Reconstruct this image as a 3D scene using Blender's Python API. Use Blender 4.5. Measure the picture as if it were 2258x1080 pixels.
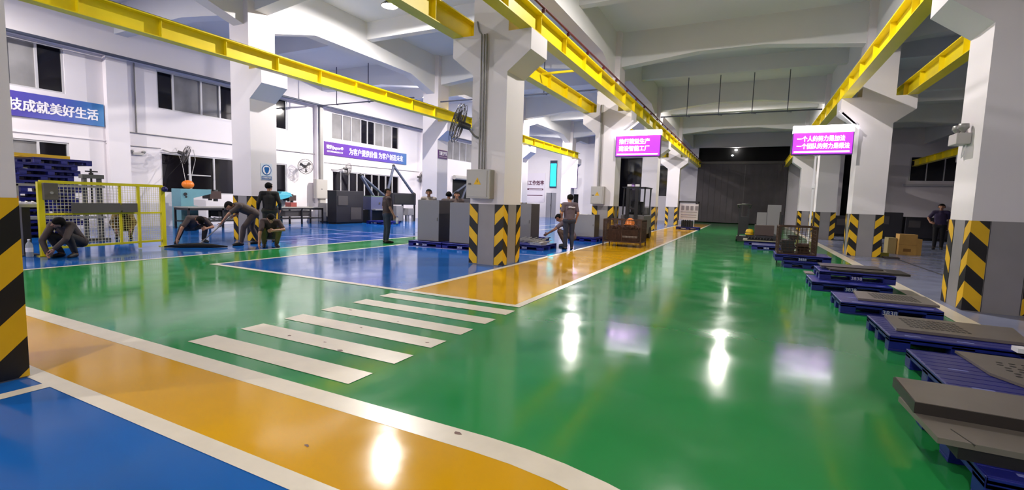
import bpy, bmesh, math, random
import numpy as np
from mathutils import Vector, Matrix
for _o in list(bpy.data.objects): bpy.data.objects.remove(_o)
SC = bpy.context.scene; COL = SC.collection
random.seed(7)
PI = math.pi
# ------------------------------------------------------------------ camera
F_PX, YAW, PITCH, ROLL, CAM_H = 1048.03, 0.459773, 0.092273, -0.030068, 1.35
def cam_axes():
    cy, sy, cp, sp = math.cos(YAW), math.sin(YAW), math.cos(PITCH), math.sin(PITCH)
    fwd = Vector((-sy*cp, cy*cp, -sp)); right = Vector((cy, sy, 0)); up = right.cross(fwd)
    r = math.cos(ROLL)*right - math.sin(ROLL)*up
    u = math.sin(ROLL)*right + math.cos(ROLL)*up
    return r, u, fwd
cd = bpy.data.cameras.new('camera'); cam = bpy.data.objects.new('camera', cd); COL.objects.link(cam)
_r, _u, _f = cam_axes()
cam.matrix_world = Matrix(((_r.x, _u.x, -_f.x, 0), (_r.y, _u.y, -_f.y, 0), (_r.z, _u.z, -_f.z, CAM_H), (0, 0, 0, 1)))
cd.sensor_fit = 'HORIZONTAL'; cd.sensor_width = 36.0; cd.lens = 36.0*F_PX/2258.0
cd.clip_start = 0.05; cd.clip_end = 200
SC.camera = cam
# ------------------------------------------------------------------ world, exposure
wd = bpy.data.worlds.new('night'); SC.world = wd; wd.use_nodes = True
wd.node_tree.nodes['Background'].inputs[0].default_value = (0.02, 0.025, 0.05, 1)
wd.node_tree.nodes['Background'].inputs[1].default_value = 0.15
vs = SC.view_settings
vs.view_transform = 'Standard'; vs.look = 'None'; vs.gamma = 1.0; vs.use_curve_mapping = False
vs.exposure = 1.32
SC.cycles.max_bounces = 8; SC.cycles.diffuse_bounces = 5; SC.cycles.glossy_bounces = 3; SC.cycles.transmission_bounces = 4; SC.cycles.transparent_max_bounces = 8
SC.cycles.sample_clamp_indirect = 6.0
SC.cycles.use_denoising = True
LAMP_W = 1000.0
# lamp positions (x, y, relative power); each gets its high bay lamp body further down
LAMPS = [(-10.0, 11.5, 0.8), (-9.65, 28.4, 0.9), (-14.6, 19.6, 1.25), (-17.6, 3.0, 0.65), (-15.5, 33.0, 0.4),  # the near window bay one is out of view, added to light the wall
         (-1.0, 11.5, 0.6), (-0.98, 28.4, 0.65), (-1.0, -5.0, 0.7), (-9.0, -4.5, 0.6), (8.8, 28.4, 0.04)]  # those behind the camera and over the right bay are added for light
LAMP_Z = 6.98
# ------------------------------------------------------------------ helpers
def lin(c):
    return tuple(((v/255.0)/12.92 if v/255.0 <= 0.04045 else ((v/255.0+0.055)/1.055)**2.4) for v in c)
def mat(name, col, rough=0.5, metal=0.0, noise=None, bump=None, coat=0.0, emit=None, estr=0.0, alpha=None, spec=None, rvar=None, trans=0.0):
    m = bpy.data.materials.new(name); m.use_nodes = True
    nt = m.node_tree; b = nt.nodes['Principled BSDF']
    c = lin(col)
    b.inputs['Base Color'].default_value = (*c, 1); b.inputs['Roughness'].default_value = rough; b.inputs['Metallic'].default_value = metal
    if spec is not None: b.inputs['Specular IOR Level'].default_value = spec
    if coat: b.inputs['Coat Weight'].default_value = coat; b.inputs['Coat Roughness'].default_value = 0.06
    if trans: b.inputs['Transmission Weight'].default_value = trans
    if alpha is not None: b.inputs['Alpha'].default_value = alpha
    if emit: b.inputs['Emission Color'].default_value = (*lin(emit), 1); b.inputs['Emission Strength'].default_value = estr
    tc = None
    def coords():
        nonlocal tc
        if tc is None: tc = nt.nodes.new('ShaderNodeTexCoord')
        return tc.outputs['Object']
    if noise:
        sc, amt = noise[0], noise[1]
        n = nt.nodes.new('ShaderNodeTexNoise'); n.inputs['Scale'].default_value = sc; n.inputs['Detail'].default_value = 5
        nt.links.new(coords(), n.inputs['Vector'])
        mx = nt.nodes.new('ShaderNodeMix'); mx.data_type = 'RGBA'
        d = tuple(v*(1-amt) for v in c) if len(noise) < 3 else lin(noise[2])
        e = tuple(min(1, v*(1+amt)) for v in c) if len(noise) < 3 else c
        mx.inputs[6].default_value = (*d, 1); mx.inputs[7].default_value = (*e, 1)
        rp = nt.nodes.new('ShaderNodeMapRange'); rp.inputs[1].default_value = 0.3; rp.inputs[2].default_value = 0.7
        nt.links.new(n.outputs[0], rp.inputs[0]); nt.links.new(rp.outputs[0], mx.inputs[0]); nt.links.new(mx.outputs[2], b.inputs['Base Color'])
    if rvar:
        n = nt.nodes.new('ShaderNodeTexNoise'); n.inputs['Scale'].default_value = rvar[0]; n.inputs['Detail'].default_value = 4
        nt.links.new(coords(), n.inputs['Vector'])
        rp = nt.nodes.new('ShaderNodeMapRange'); rp.inputs[1].default_value = 0.3; rp.inputs[2].default_value = 0.7; rp.inputs[3].default_value = rvar[1]; rp.inputs[4].default_value = rvar[2]
        nt.links.new(n.outputs[0], rp.inputs[0]); nt.links.new(rp.outputs[0], b.inputs['Roughness'])
    if bump:
        n = nt.nodes.new('ShaderNodeTexNoise'); n.inputs['Scale'].default_value = bump[0]; n.inputs['Detail'].default_value = 3
        nt.links.new(coords(), n.inputs['Vector'])
        bp = nt.nodes.new('ShaderNodeBump'); bp.inputs['Strength'].default_value = bump[1]; bp.inputs['Distance'].default_value = bump[2]
        nt.links.new(n.outputs[0], bp.inputs['Height']); nt.links.new(bp.outputs[0], b.inputs['Normal'])
    return m
class MB:
    def __init__(self): self.v = []; self.f = []; self.mi = []; self.sm = []
    def add(self, vs, fs, m=0, s=False):
        k = len(self.v); self.v += [tuple(p) for p in vs]
        for f in fs: self.f.append([i+k for i in f]); self.mi.append(m); self.sm.append(s)
        return self
    def box(self, x0, y0, z0, x1, y1, z1, m=0):
        v = [(x0,y0,z0),(x1,y0,z0),(x1,y1,z0),(x0,y1,z0),(x0,y0,z1),(x1,y0,z1),(x1,y1,z1),(x0,y1,z1)]
        return self.add(v, [(0,3,2,1),(4,5,6,7),(0,1,5,4),(1,2,6,5),(2,3,7,6),(3,0,4,7)], m)
    def obox(self, c, size, rot=(0,0,0), m=0):
        from mathutils import Euler
        R = Euler(rot).to_matrix(); a, b, d = [s/2 for s in size]; c = Vector(c)
        v = [c + R @ Vector(p) for p in [(-a,-b,-d),(a,-b,-d),(a,b,-d),(-a,b,-d),(-a,-b,d),(a,-b,d),(a,b,d),(-a,b,d)]]
        return self.add(v, [(0,3,2,1),(4,5,6,7),(0,1,5,4),(1,2,6,5),(2,3,7,6),(3,0,4,7)], m)
    def bar(self, p0, p1, w, h=None, m=0, up=(0,0,1)):
        p0, p1 = Vector(p0), Vector(p1); h = h or w; d = (p1-p0).normalized(); u = Vector(up)
        if abs(d.dot(u)) > 0.98: u = Vector((1,0,0))
        s = d.cross(u).normalized(); u = s.cross(d)
        v = []
        for p in (p0, p1):
            for a, b in ((-1,-1),(1,-1),(1,1),(-1,1)): v.append(p + s*a*w/2 + u*b*h/2)
        return self.add(v, [(0,1,2,3),(7,6,5,4),(0,4,5,1),(1,5,6,2),(2,6,7,3),(3,7,4,0)], m)
    def tube(self, pts, r, n=8, m=0, cap=True, s=True, closed=False):
        pts = [Vector(p) for p in pts]; L = len(pts); rs = r if isinstance(r, (list, tuple)) else [r]*L
        ref = None; rings = []
        for i, p in enumerate(pts):
            a = pts[(i-1) % L] if (closed or i > 0) else p; b = pts[(i+1) % L] if (closed or i < L-1) else p
            d = (b-a).normalized()
            if ref is None:
                ref = Vector((0,0,1)) if abs(d.z) < 0.9 else Vector((1,0,0))
            q = d.cross(ref)
            if q.length < 1e-4: ref = Vector((0,1,0)); q = d.cross(ref)
            q.normalize(); t = q.cross(d); ref = t
            rings.append([p + (q*math.cos(2*PI*k/n) + t*math.sin(2*PI*k/n))*rs[i] for k in range(n)])
        v = [q for g in rings for q in g]; f = []
        for i in range(L if closed else L-1):
            j = (i+1) % L
            for k in range(n): f.append((i*n+k, i*n+(k+1) % n, j*n+(k+1) % n, j*n+k))
        self.add(v, f, m, s)
        if cap and not closed: self.add(rings[0], [tuple(range(n))], m); self.add(rings[-1], [tuple(reversed(range(n)))], m)
        return self
    def cyl(self, p0, p1, r, r1=None, n=14, m=0): return self.tube([p0, p1], [r, r if r1 is None else r1], n, m)
    def ring(self, c, ax, R, r, n=24, k=6, m=0):
        c, ax = Vector(c), Vector(ax).normalized(); u = ax.orthogonal().normalized(); w = ax.cross(u)
        return self.tube([c + (u*math.cos(2*PI*i/n)+w*math.sin(2*PI*i/n))*R for i in range(n)], r, k, m, closed=True)
    def prism(self, poly, axis, a0, a1, m=0):
        def P(p, a): return (a, p[0], p[1]) if axis == 'x' else ((p[0], a, p[1]) if axis == 'y' else (p[0], p[1], a))
        n = len(poly); v = [P(p, a0) for p in poly] + [P(p, a1) for p in poly]
        return self.add(v, [tuple(reversed(range(n))), tuple(range(n, 2*n))] + [(i, (i+1) % n, n+(i+1) % n, n+i) for i in range(n)], m)
    def quad(self, *p, m=0): return self.add(p, [tuple(range(len(p)))], m)
    def ball(self, c, r, n=12, k=8, m=0, R=None):
        c = Vector(c); rr = r if isinstance(r, (list, tuple)) else (r, r, r); v = []; f = []
        for i in range(k+1):
            t = PI*i/k
            for j in range(n):
                p = Vector((math.sin(t)*math.cos(2*PI*j/n)*rr[0], math.sin(t)*math.sin(2*PI*j/n)*rr[1], math.cos(t)*rr[2]))
                v.append(c + (R @ p if R else p))
        for i in range(k):
            for j in range(n): f.append((i*n+j, (i+1)*n+j, (i+1)*n+(j+1) % n, i*n+(j+1) % n))
        return self.add(v, f, m, True)
    def lathe(self, c, prof, n=20, m=0, s=True):
        c = Vector(c); v = [c + Vector((r*math.cos(2*PI*j/n), r*math.sin(2*PI*j/n), z)) for r, z in prof for j in range(n)]
        f = [(i*n+j, i*n+(j+1) % n, (i+1)*n+(j+1) % n, (i+1)*n+j) for i in range(len(prof)-1) for j in range(n)]
        return self.add(v, f, m, s)
    def build(self, name, mats, parent=None, local=False, bevel=0, recalc=True):
        mats = mats if isinstance(mats, (list, tuple)) else [mats]
        v = [Vector(p) for p in self.v]; org = Vector((0,0,0))
        if parent is not None:
            if not local:
                inv = tree_matrix(parent).inverted(); v = [inv @ p for p in v]
        elif not local:
            org = Vector(((min(p.x for p in v)+max(p.x for p in v))/2, (min(p.y for p in v)+max(p.y for p in v))/2, min(p.z for p in v)))
            v = [p-org for p in v]
        me = bpy.data.meshes.new(name); me.from_pydata([tuple(p) for p in v], [], self.f)
        for m in mats: me.materials.append(m)
        me.polygons.foreach_set('material_index', self.mi); me.polygons.foreach_set('use_smooth', self.sm)
        if recalc:
            bm = bmesh.new(); bm.from_mesh(me); bmesh.ops.recalc_face_normals(bm, faces=bm.faces); bm.to_mesh(me); bm.free()
        me.update()
        o = bpy.data.objects.new(name, me); COL.objects.link(o)
        if parent is not None: o.parent = parent
        else: o.location = org
        if bevel:
            bv = o.modifiers.new('edge', 'BEVEL'); bv.width = bevel; bv.segments = 2; bv.limit_method = 'ANGLE'; bv.angle_limit = 0.7
        return o
def tree_matrix(o):
    M = Matrix.Translation(o.location) @ o.rotation_euler.to_matrix().to_4x4()
    return tree_matrix(o.parent) @ M if o.parent else M
def tag(o, label, cat, group=None, kind=None):
    o['label'] = label; o['category'] = cat
    if group: o['group'] = group
    if kind: o['kind'] = kind
    return o
def thing(name, label, cat, loc, rz=0, group=None):
    o = bpy.data.objects.new(name, None); COL.objects.link(o); o.location = loc; o.rotation_euler = (0,0,rz); o.empty_display_size = 0.1
    return tag(o, label, cat, group)
def struct(o): o['kind'] = 'structure'; return o
def copy_tree(o, loc, rz=None, label=None, group=None, parent=None):
    c = o.copy(); COL.objects.link(c)
    if parent is None:
        c.location = loc
        if rz is not None: c.rotation_euler = (0,0,rz)
        if label: c['label'] = label
        if group: c['group'] = group
    else: c.parent = parent
    for ch in list(o.children): copy_tree(ch, None, parent=c)
    return c
def text(name, body, w, h, center, facing, m, parent=None, bold=0.0, depth=0.004, lean=None):
    """lettering fitted to w x h, facing 'x' (+x), '-y' or '-x' """
    cu = bpy.data.curves.new(name, 'FONT'); cu.body = body; cu.size = 1; cu.extrude = 0.01; cu.resolution_u = 3
    cu.space_line = 1.15
    t = bpy.data.objects.new(name, cu); COL.objects.link(t)
    dg = bpy.context.evaluated_depsgraph_get(); dg.update()
    me = bpy.data.meshes.new_from_object(t.evaluated_get(dg)); bpy.data.objects.remove(t)
    co = np.array([v.co[:] for v in me.vertices]) if len(me.vertices) else np.zeros((1, 3))
    lo, hi = co.min(0), co.max(0); c0 = (lo+hi)/2; sz = np.maximum(hi-lo, 1e-6)
    q = (co-c0)/sz*np.array([w, h, depth])
    cx = np.array(center)
    if facing == 'x': ex, ez = np.array((0,1,0)), np.array((1,0,0))
    elif facing == '-x': ex, ez = np.array((0,-1,0)), np.array((-1,0,0))
    elif facing == '-y': ex, ez = np.array((1,0,0)), np.array((0,-1,0))
    else: ex, ez = np.array(facing[0]), np.array(facing[1])
    ey = np.cross(ez, ex)
    P = cx + q[:, :1]*ex + q[:, 1:2]*ey + q[:, 2:3]*ez
    mb = MB(); fs = [tuple(p.vertices) for p in me.polygons]; b = bold*h
    for i_, (sx, sy) in enumerate(((0,0),) if not bold else ((-b,-b*0.6),(b,-b*0.6),(-b,b*0.6),(b,b*0.6),(0,0))): mb.add([tuple(p + sx*ex + sy*ey + i_*0.0012*ez) for p in P], fs)
    bpy.data.meshes.remove(me)
    return mb.build(name, m, parent)
# ------------------------------------------------------------------ materials
WHITE = mat('white_wall_paint', (222,216,222), 0.6, noise=(0.6,0.03))
CEIL = mat('ceiling_paint', (216,216,220), 0.8, noise=(0.3,0.05))
GREYP = mat('grey_paint', (138,134,138), 0.45, noise=(3,0.05))
YEL = mat('hazard_yellow', (222,174,14), 0.45, noise=(4,0.06)); BLK = mat('hazard_black', (18,16,18), 0.45)
GIRD = mat('crane_yellow_paint', (238,214,6), 0.42, noise=(1.5,0.06)); STEEL = mat('steel', (110,108,105), 0.4, 0.8)
def floor_mat(n, col, r0=0.07, r1=0.17, amt=0.08, coat=0.0):
    return mat(n, col, 0.12, noise=(1.1, amt), rvar=(1.7, r0, r1), bump=(2.6, 0.04, 0.02), spec=0.25)
FGREEN = floor_mat('floor_green_epoxy', (38,132,68)); FYEL = floor_mat('floor_yellow_epoxy', (204,152,2))
FBLUE = floor_mat('floor_blue_epoxy', (24,90,166)); FBLUE_DIM = floor_mat('floor_blue_low_light_epoxy', (136,142,172), 0.12, 0.25)  # second is the blue paint with low light and reflection in its colour
FLINE = mat('floor_line_paint', (216,206,190), 0.3, noise=(6,0.05)); FDARK = mat('floor_joint_dark', (62,62,74), 0.5)
FMID = floor_mat('floor_deep_blue_epoxy', (20,82,172)); FPINK = mat('floor_pale_line', (170,160,205), 0.3)
PALLET = mat('pallet_blue_plastic', (19,26,116), 0.35, noise=(3,0.15)); PLATE = mat('grey_sheet_metal', (122,114,108), 0.38, 0.35, noise=(5,0.06))
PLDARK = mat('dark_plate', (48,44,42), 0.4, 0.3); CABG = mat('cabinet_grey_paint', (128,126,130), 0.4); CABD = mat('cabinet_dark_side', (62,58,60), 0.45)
DARK = mat('dark_machine_paint', (26,24,32), 0.45, noise=(2,0.2)); BLACKM = mat('black_rubber', (14,14,16), 0.6)
TEAL = mat('teal_machine_paint', (96,144,160), 0.4, noise=(4,0.06)); TEAL2 = mat('bright_teal_paint', (72,168,196), 0.4, noise=(4,0.05)); RUST = mat('rusty_wire', (66,44,34), 0.7, 0.3, noise=(9,0.35))
ALU = mat('aluminium', (178,176,176), 0.35, 0.6); GLASSD = mat('dark_window_glass', (16,14,20), 0.06, spec=0.5)
GLASSF = mat('grey_window_glass', (128,126,128), 0.22, noise=(0.8,0.3)); FRAME = mat('window_frame_aluminium', (196,194,200), 0.4, 0.2)
GBOX = mat('electrical_box_grey', (172,168,166), 0.45); PIPE = mat('grey_conduit', (140,138,138), 0.4, 0.3); REDP = mat('dark_red_busbar', (86,24,36), 0.5)
LETW = mat('white_lettering', (236,232,240), 0.5); LETR = mat('maroon_lettering', (92,40,70), 0.5)
GREENM = mat('machine_green', (84,104,84), 0.45); ORANGE = mat('orange_plastic', (226,120,30), 0.4); CARD = mat('cardboard', (206,160,86), 0.75, noise=(6,0.06)); CARD2 = mat('pale_cardboard', (176,160,112), 0.75)
DOORM = mat('dark_grey_door_cloth', (78,72,76), 0.7, noise=(1.2,0.12)); NIGHT = mat('night_opening', (5,4,8), 0.9); DOORW = mat('grey_door_paint', (150,148,156), 0.5)
# ------------------------------------------------------------------ floor
fl = MB()
FM = [FGREEN, FYEL, FBLUE, FBLUE_DIM, FLINE, FDARK, FMID, FPINK]
def fq(x0, y0, x1, y1, z, m): fl.quad((x0,y0,z),(x1,y0,z),(x1,y1,z),(x0,y1,z), m=m)
fq(-20.3, -8, 19.6, 46, 0, 0)
Z1, Z2, Z3 = 0.0012, 0.0024, 0.0036
fq(-20.3, 2.3, -10.5, 46, Z1, 2)                                    # blue bay along the window wall
fq(-8.9, 5.45, -4.4, 46, Z1, 2)                                     # blue block round the column row
fq(-10.5, 13.6, -8.9, 46, Z1, 2)
fq(-13.2, 9.0, -10.5, 13.6, Z2, 6)
fq(-4.4, 5.45, -2.6, 39.5, Z1, 1)                                   # yellow walkway beside the corridor
fq(2.6, -8, 19.6, 46, Z1, 3)                                        # blue bay on the right, its low light put into the colour
fq(-20.3, -8, -0.6, 1.45, Z1, 2)                                    # near blue
# near yellow walkway with rounded end
def arc(cx, cy, r, a0, a1, n=16): return [(cx+r*math.cos(a0+(a1-a0)*i/n), cy+r*math.sin(a0+(a1-a0)*i/n)) for i in range(n+1)]
R0 = 2.5
out = arc(-1.25, 2.23-R0, R0, PI/2, 0); inn = arc(-1.25, 2.23-R0, R0-0.12, PI/2, 0)
yp = [(-20.3, 1.47), (-20.3, 2.23)] + [(x, y) for x, y in out if True] + [(1.25, -8), (0.2, -8), (0.2, 1.47)]
fl.add([(x, y, Z2) for x, y in yp], [tuple(range(len(yp)))], 1)
def strip(a, b, m, z):
    for i in range(len(a)-1): fl.quad((*a[i], z), (*b[i], z), (*b[i+1], z), (*a[i+1], z), m=m)
strip([(-20.3, 2.29)] + [(x, y+0.06) for x, y in arc(-1.25, 2.23-R0, R0, PI/2, 0.0)] + [(1.25, -8)],
      [(-20.3, 2.17)] + [(x, y+0.0) for x, y in arc(-1.25, 2.17-R0, R0-0.06, PI/2, 0.0)] + [(1.13, -8)], 4, Z3)
fq(-20.3, 1.41, 0.1, 1.52, Z3+0.0006, 4)
fq(-4.27, -8, -4.16, 1.45, Z3, 4)
# crosswalk stripes
for k in range(6):
    y0 = 2.46 + k*0.4965
    fq(-4.45, y0, -2.5, y0+0.25, Z3, 4)
# white borders
fq(-8.98, 5.39, -2.54, 5.50, Z3+0.0006, 4); fq(-2.65, 5.4, -2.54, 39.5, Z3, 4); fq(-4.45, 5.45, -4.34, 39.5, Z3, 4)
fq(-8.98, 5.4, -8.88, 46, Z3, 4); fq(-10.5, 2.3, -10.4, 46, Z3, 4)
fl.quad((-8.95,10.5,Z3), (-8.95,10.57,Z3), (-4.4,11.05,Z3), (-4.4,10.98,Z3), m=7)
fq(2.42, -8, 2.66, 46, Z3, 4)
for i_, (x0, y0, x1, y1) in enumerate(((-13.2,9.0,-13.13,13.6), (-13.2,10.6,-10.5,10.67), (-13.2,12.2,-10.5,12.27), (-11.9,9.0,-11.84,13.6), (-20,13.6,-10.5,13.68))): fq(x0, y0, x1, y1, Z3+0.0004*(i_ % 2 if i_ in (0,3) else 2), 7)
for x in (3.9,): fq(x, 10.5, x+0.06, 30, Z3, 5)
fq(3.0, 16.2, 12, 16.26, Z2, 5); fq(3.0, 22.6, 12, 22.66, Z2, 5)
FDIRT = mat('floor_scuff', (112,84,76), 0.6); FM.append(FDIRT)
for x_, y_, r_ in ((-3.86,3.05,.03),(-3.42,3.08,.022),(-3.12,2.98,.035),(-3.3,2.94,.02),(-2.62,3.56,.022),(-3.35,4.02,.02),(-4.16,4.13,.03),(-1.42,2.235,.03),(-2.05,1.72,.02),(-3.5,3.62,.025)):
    fl.add([(x_+r_*math.cos(t_)*random.uniform(.5,1.3), y_+r_*.6*math.sin(t_)*random.uniform(.5,1.3), Z3+0.0012) for t_ in [k_*PI/4 for k_ in range(8)]], [tuple(range(8))], 8)
flo = fl.build('floor', FM, local=True, recalc=False); struct(flo)
# ------------------------------------------------------------------ walls
def wall_cells(name, axis, c0, c1, u0, u1, z0, z1, holes, mats=WHITE, extra=None):
    us = sorted({u0, u1} | {h[0] for h in holes} | {h[2] for h in holes}); zs = sorted({z0, z1} | {h[1] for h in holes} | {h[3] for h in holes})
    mb = MB()
    for a, b in zip(us, us[1:]):
        run = None
        for p, q in zip(zs, zs[1:]):
            um, zm = (a+b)/2, (p+q)/2
            solid = not any(h[0] < um < h[2] and h[1] < zm < h[3] for h in holes)
            if solid and run is None: run = p
            if (not solid or q == zs[-1]) and run is not None:
                top = q if solid else p
                if axis == 'x': mb.box(c0, a, run, c1, b, top)
                else: mb.box(a, c0, run, b, c1, top)
                run = None
    if extra: extra(mb)
    return struct(mb.build(name, mats, local=True))
WX = -20.0
UP = [(1.6,4.35,7.6,5.8), (10.27,4.38,15.85,5.8), (18.55,4.33,23.95,5.72), (29.2,4.25,34.6,5.72)]
LO = [(4.2,1.3,7.62,2.8), (10.32,1.25,15.8,2.78), (18.6,1.1,24.0,2.68), (30.05,0.0,33.6,2.9), (28.85,0.9,29.25,2.75)]
for y in (-0.1, 8.62, 17.42, 26.15, 34.9):
    struct(MB().box(WX-0.02, y, 0, WX+0.22, y+(0.4 if 17 < y < 18 else 0.62), 5.85).build('trim_2', WHITE))
struct(MB().box(WX-0.02, -8, 5.85, WX+0.34, 44.6, 7.5).build('beam', WHITE))
struct(MB().box(WX-0.02, -8, 2.98, WX+0.03, 8.6, 3.02).build('trim_3', WHITE))
wall_cells('wall_left', 'x', WX-0.25, WX, -8, 44.6, 0, 7.5, UP+LO)
EY = 44.5
PY = 39.5
EH = [(-4.25,0,2.6,6.4), (-11.3,1.15,-9.0,5.6), (-7.7,2.2,-6.6,4.9), (6.3,0,8.4,5.9), (10.3,3.7,13.4,5.4)]
wall_cells('wall_back', 'y', EY, EY+0.25, -20.25, 19.6, 0, 7.5, EH)
PH = [(-16.3,0,-15.35,2.17), (-14.2,0,-13.3,2.1)]
wall_cells('wall_partition', 'y', PY, PY+0.2, -20, -11.5, 0, 7.5, PH)
struct(MB().box(-14.25, PY+0.25, 0, -13.25, PY+0.3, 2.15).build('door_4', NIGHT, local=True))
struct(MB().box(19.35, -8, 0, 19.6, 44.6, 7.5).build('wall_right', WHITE, local=True))
struct(MB().box(-20.25, -8.25, 0, 19.6, -8, 7.5).build('wall_front', WHITE, local=True))
nm = MB()
for x0, z0, x1, z1 in EH: nm.box(x0-0.1, EY+0.45, z0, x1+0.1, EY+0.5, z1+0.1)
struct(nm.build('wall_night_backdrop', NIGHT, local=True))
struct(MB().box(-20.25, -8.25, 7.5, 19.6, 44.75, 7.7).build('ceiling', CEIL, local=True))
# windows on the left wall: (hole, pane kinds from near to far)  d dark, g grey
def window(idx, hole, kinds, widths=None, bars=()):
    y0, z0, y1, z1 = hole; n = len(kinds); ws = widths or [1]*n; tot = sum(ws)
    root = MB()
    fw = 0.05
    for (a, b, c, d) in ((y0,z0,y1,z0+fw), (y0,z1-fw,y1,z1), (y0,z0+fw,y0+fw,z1-fw), (y1-fw,z0+fw,y1,z1-fw)): root.box(WX-0.13, a, b, WX-0.03, c, d)
    ys = [y0]
    for w in ws: ys.append(ys[-1] + w/tot*(y1-y0))
    for y in ys[1:-1]: root.box(WX-0.13, y-0.03, z0+fw, WX-0.03, y+0.03, z1-fw)
    for (ya, yb, z) in bars: root.box(WX-0.12, ya, z-0.02, WX-0.04, yb, z+0.02)
    r = root.build('window_%d' % idx, FRAME); struct(r)
    for k, kd in enumerate(kinds):
        MB().box(WX-0.10, ys[k]+0.02, z0+0.03, WX-0.085, ys[k+1]-0.02, z1-0.03).build('pane', GLASSD if kd == 'd' else GLASSF, r)
    return r
window(1, UP[0], 'dggdgd', [1.2,1.2,1.2,1.04,0.7,0.66])
window(2, UP[1], 'dggddgd', [0.58,1.05,0.75,0.75,0.9,0.95,0.6])
window(3, UP[2], 'gggddggd', [0.8,0.65,0.75,0.55,0.6,0.75,0.8,0.65])
window(4, UP[3], 'ggggdg')
window(5, LO[0], 'dgdgd', [0.7,0.6,0.65,0.72,0.75]); window(6, LO[1], 'dddddd', [1.1,1.0,1.0,1.1,0.9,0.6], bars=[(11.3,12.2,2.0)]); window(7, LO[2], 'ddddddddd')
# end wall openings
struct(MB().box(-11.3, EY+0.1, 1.15, -9.0, EY+0.13, 5.6).build('window_8', GLASSD)); struct(MB().box(-7.7, EY+0.1, 2.2, -6.6, EY+0.13, 4.9).build('window_9', GLASSD))
w10 = struct(MB().box(10.3, EY+0.1, 3.7, 13.4, EY+0.13, 5.4).build('window_10', GLASSD))
fr = MB(); [fr.box(x-0.03, EY+0.02, 3.7, x+0.03, EY+0.1, 5.4) for x in (10.35, 11.3, 12.3, 13.3)]; fr.box(10.0, EY-0.25, 3.3, 13.6, EY+0.1, 3.45); fr.build('frame', FRAME, w10)
d = MB().box(-16.3, PY+0.05, 0, -15.86, PY+0.11, 2.17).box(-15.8, PY+0.05, 0, -15.35, PY+0.11, 2.17).build('door_1', DOORW); struct(d)
MB().box(-15.9, PY+0.02, 1.0, -15.87, PY+0.05, 1.15).build('door_handle', STEEL, d)
# big sliding cloth door at the corridor end
bd = MB()
n = 28
for k in range(n):
    xa = -4.2 + 6.75*k/n; xb = -4.2 + 6.75*(k+1)/n; off = 0.04*(k % 2)
    bd.box(xa, EY-0.22-off, 0.06, xb, EY-0.14, 5.0)
bd = bd.build('door_2', DOORM); struct(bd)
hb = MB().box(-4.5, EY-0.32, 4.98, 2.95, EY-0.05, 5.2).box(2.0, EY-0.3, 4.4, 2.12, EY-0.1, 4.98); hb.build('door_header', PLDARK, bd)
MB().box(-0.55, EY-0.32, 0.0, -0.5, EY-0.18, 4.9).build('door_edge', mat('worn_door_edge', (96,92,94), 0.6), bd)
struct(MB().box(30.05-30.05-20.14, 30.05, 0.05, -20.08, 33.6, 2.9).build('door_3', NIGHT))
hs = MB(); hs.tube([(WX+0.175, 30.0, 2.98), (WX+0.175, 33.7, 2.98)], 0.16, 14); hs = hs.build('shutter_housing', GBOX); tag(hs, 'grey roller shutter drum above the dark left doorway', 'shutter')
# ------------------------------------------------------------------ columns
PAINT = 1.27
def guard(cx, cy, dx, dy, phase, parent, w=0.2, zt=PAINT, P=0.46):
    """corner guard: chevron stripes folded round the corner (cx,cy); faces run along dx (x side) and dy (y side)"""
    mb = MB(); e = 0.006
    def face(org, ax):
        for k in range(-2, 8):
            za = phase + k*P/2; zb = za + P/2
            poly = [(0, za), (0, zb), (w, zb-w), (w, za-w)]
            # clip to 0..zt
            for lim, sgn in ((0.012, 1), (zt, -1)):
                outp = []
                for i in range(len(poly)):
                    p, q = poly[i], poly[(i+1) % len(poly)]
                    ip, iq = (p[1]-lim)*sgn >= 0, (q[1]-lim)*sgn >= 0
                    if ip: outp.append(p)
                    if ip != iq:
                        t = (lim-p[1])/(q[1]-p[1]); outp.append((p[0]+(q[0]-p[0])*t, lim))
                poly = outp
                if not poly: break
            if len(poly) >= 3:
                mb.add([(org[0]+ax[0]*u, org[1]+ax[1]*u, z) for u, z in poly], [tuple(range(len(poly)))], k % 2)
    ox, oy = cx - dx*e, cy - dy*e
    face((ox, oy), (dx, 0)); face((ox, oy), (0, dy))
    # thin edge so that the sheet has a thickness
    mb.box(min(cx+dx*w, cx+dx*(w+0.004)), min(oy, cy), 0.012, max(cx+dx*w, cx+dx*(w+0.004)), max(oy, cy), zt, 1)
    mb.box(min(ox, cx), min(cy+dy*w, cy+dy*(w+0.004)), 0.012, max(ox, cx), max(cy+dy*w, cy+dy*(w+0.004)), zt, 1)
    return mb.build('corner_guard', [YEL, BLK], parent, recalc=False)
def column(cx, y0, left=True, right=True, phase=0.12):
    a, b, y1 = cx-0.4, cx+0.4, y0+0.8
    mb = MB(); mb.box(a, y0, 0, b, y1, PAINT, 1)
    mb.box(a-0.012, y0-0.012, PAINT-0.004, b+0.012, y1+0.012, 3.9, 0) if False else mb.box(a, y0, PAINT, b, y1, 7.5, 0)
    if right: mb.prism([(b, 3.92), (b+0.5, 4.30), (b+0.5, 4.70), (b, 4.70)], 'y', y0, y1, 0)
    if left: mb.prism([(a, 3.92), (a-0.5, 4.30), (a-0.5, 4.70), (a, 4.70)], 'y', y0, y1, 0)
    c = struct(mb.build('column', [WHITE, GREYP]))
    guard(a, y0, 1, 1, phase, c); guard(b, y0, -1, 1, phase, c); guard(b, y1, -1, -1, phase, c); guard(a, y1, 1, -1, phase, c)
    return c
BAYS = [8.65, 17.4, 26.15, 34.9]
for y in BAYS: column(-12.8, y, left=False)
column(-4.91, 0.62, phase=0.30)
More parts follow.
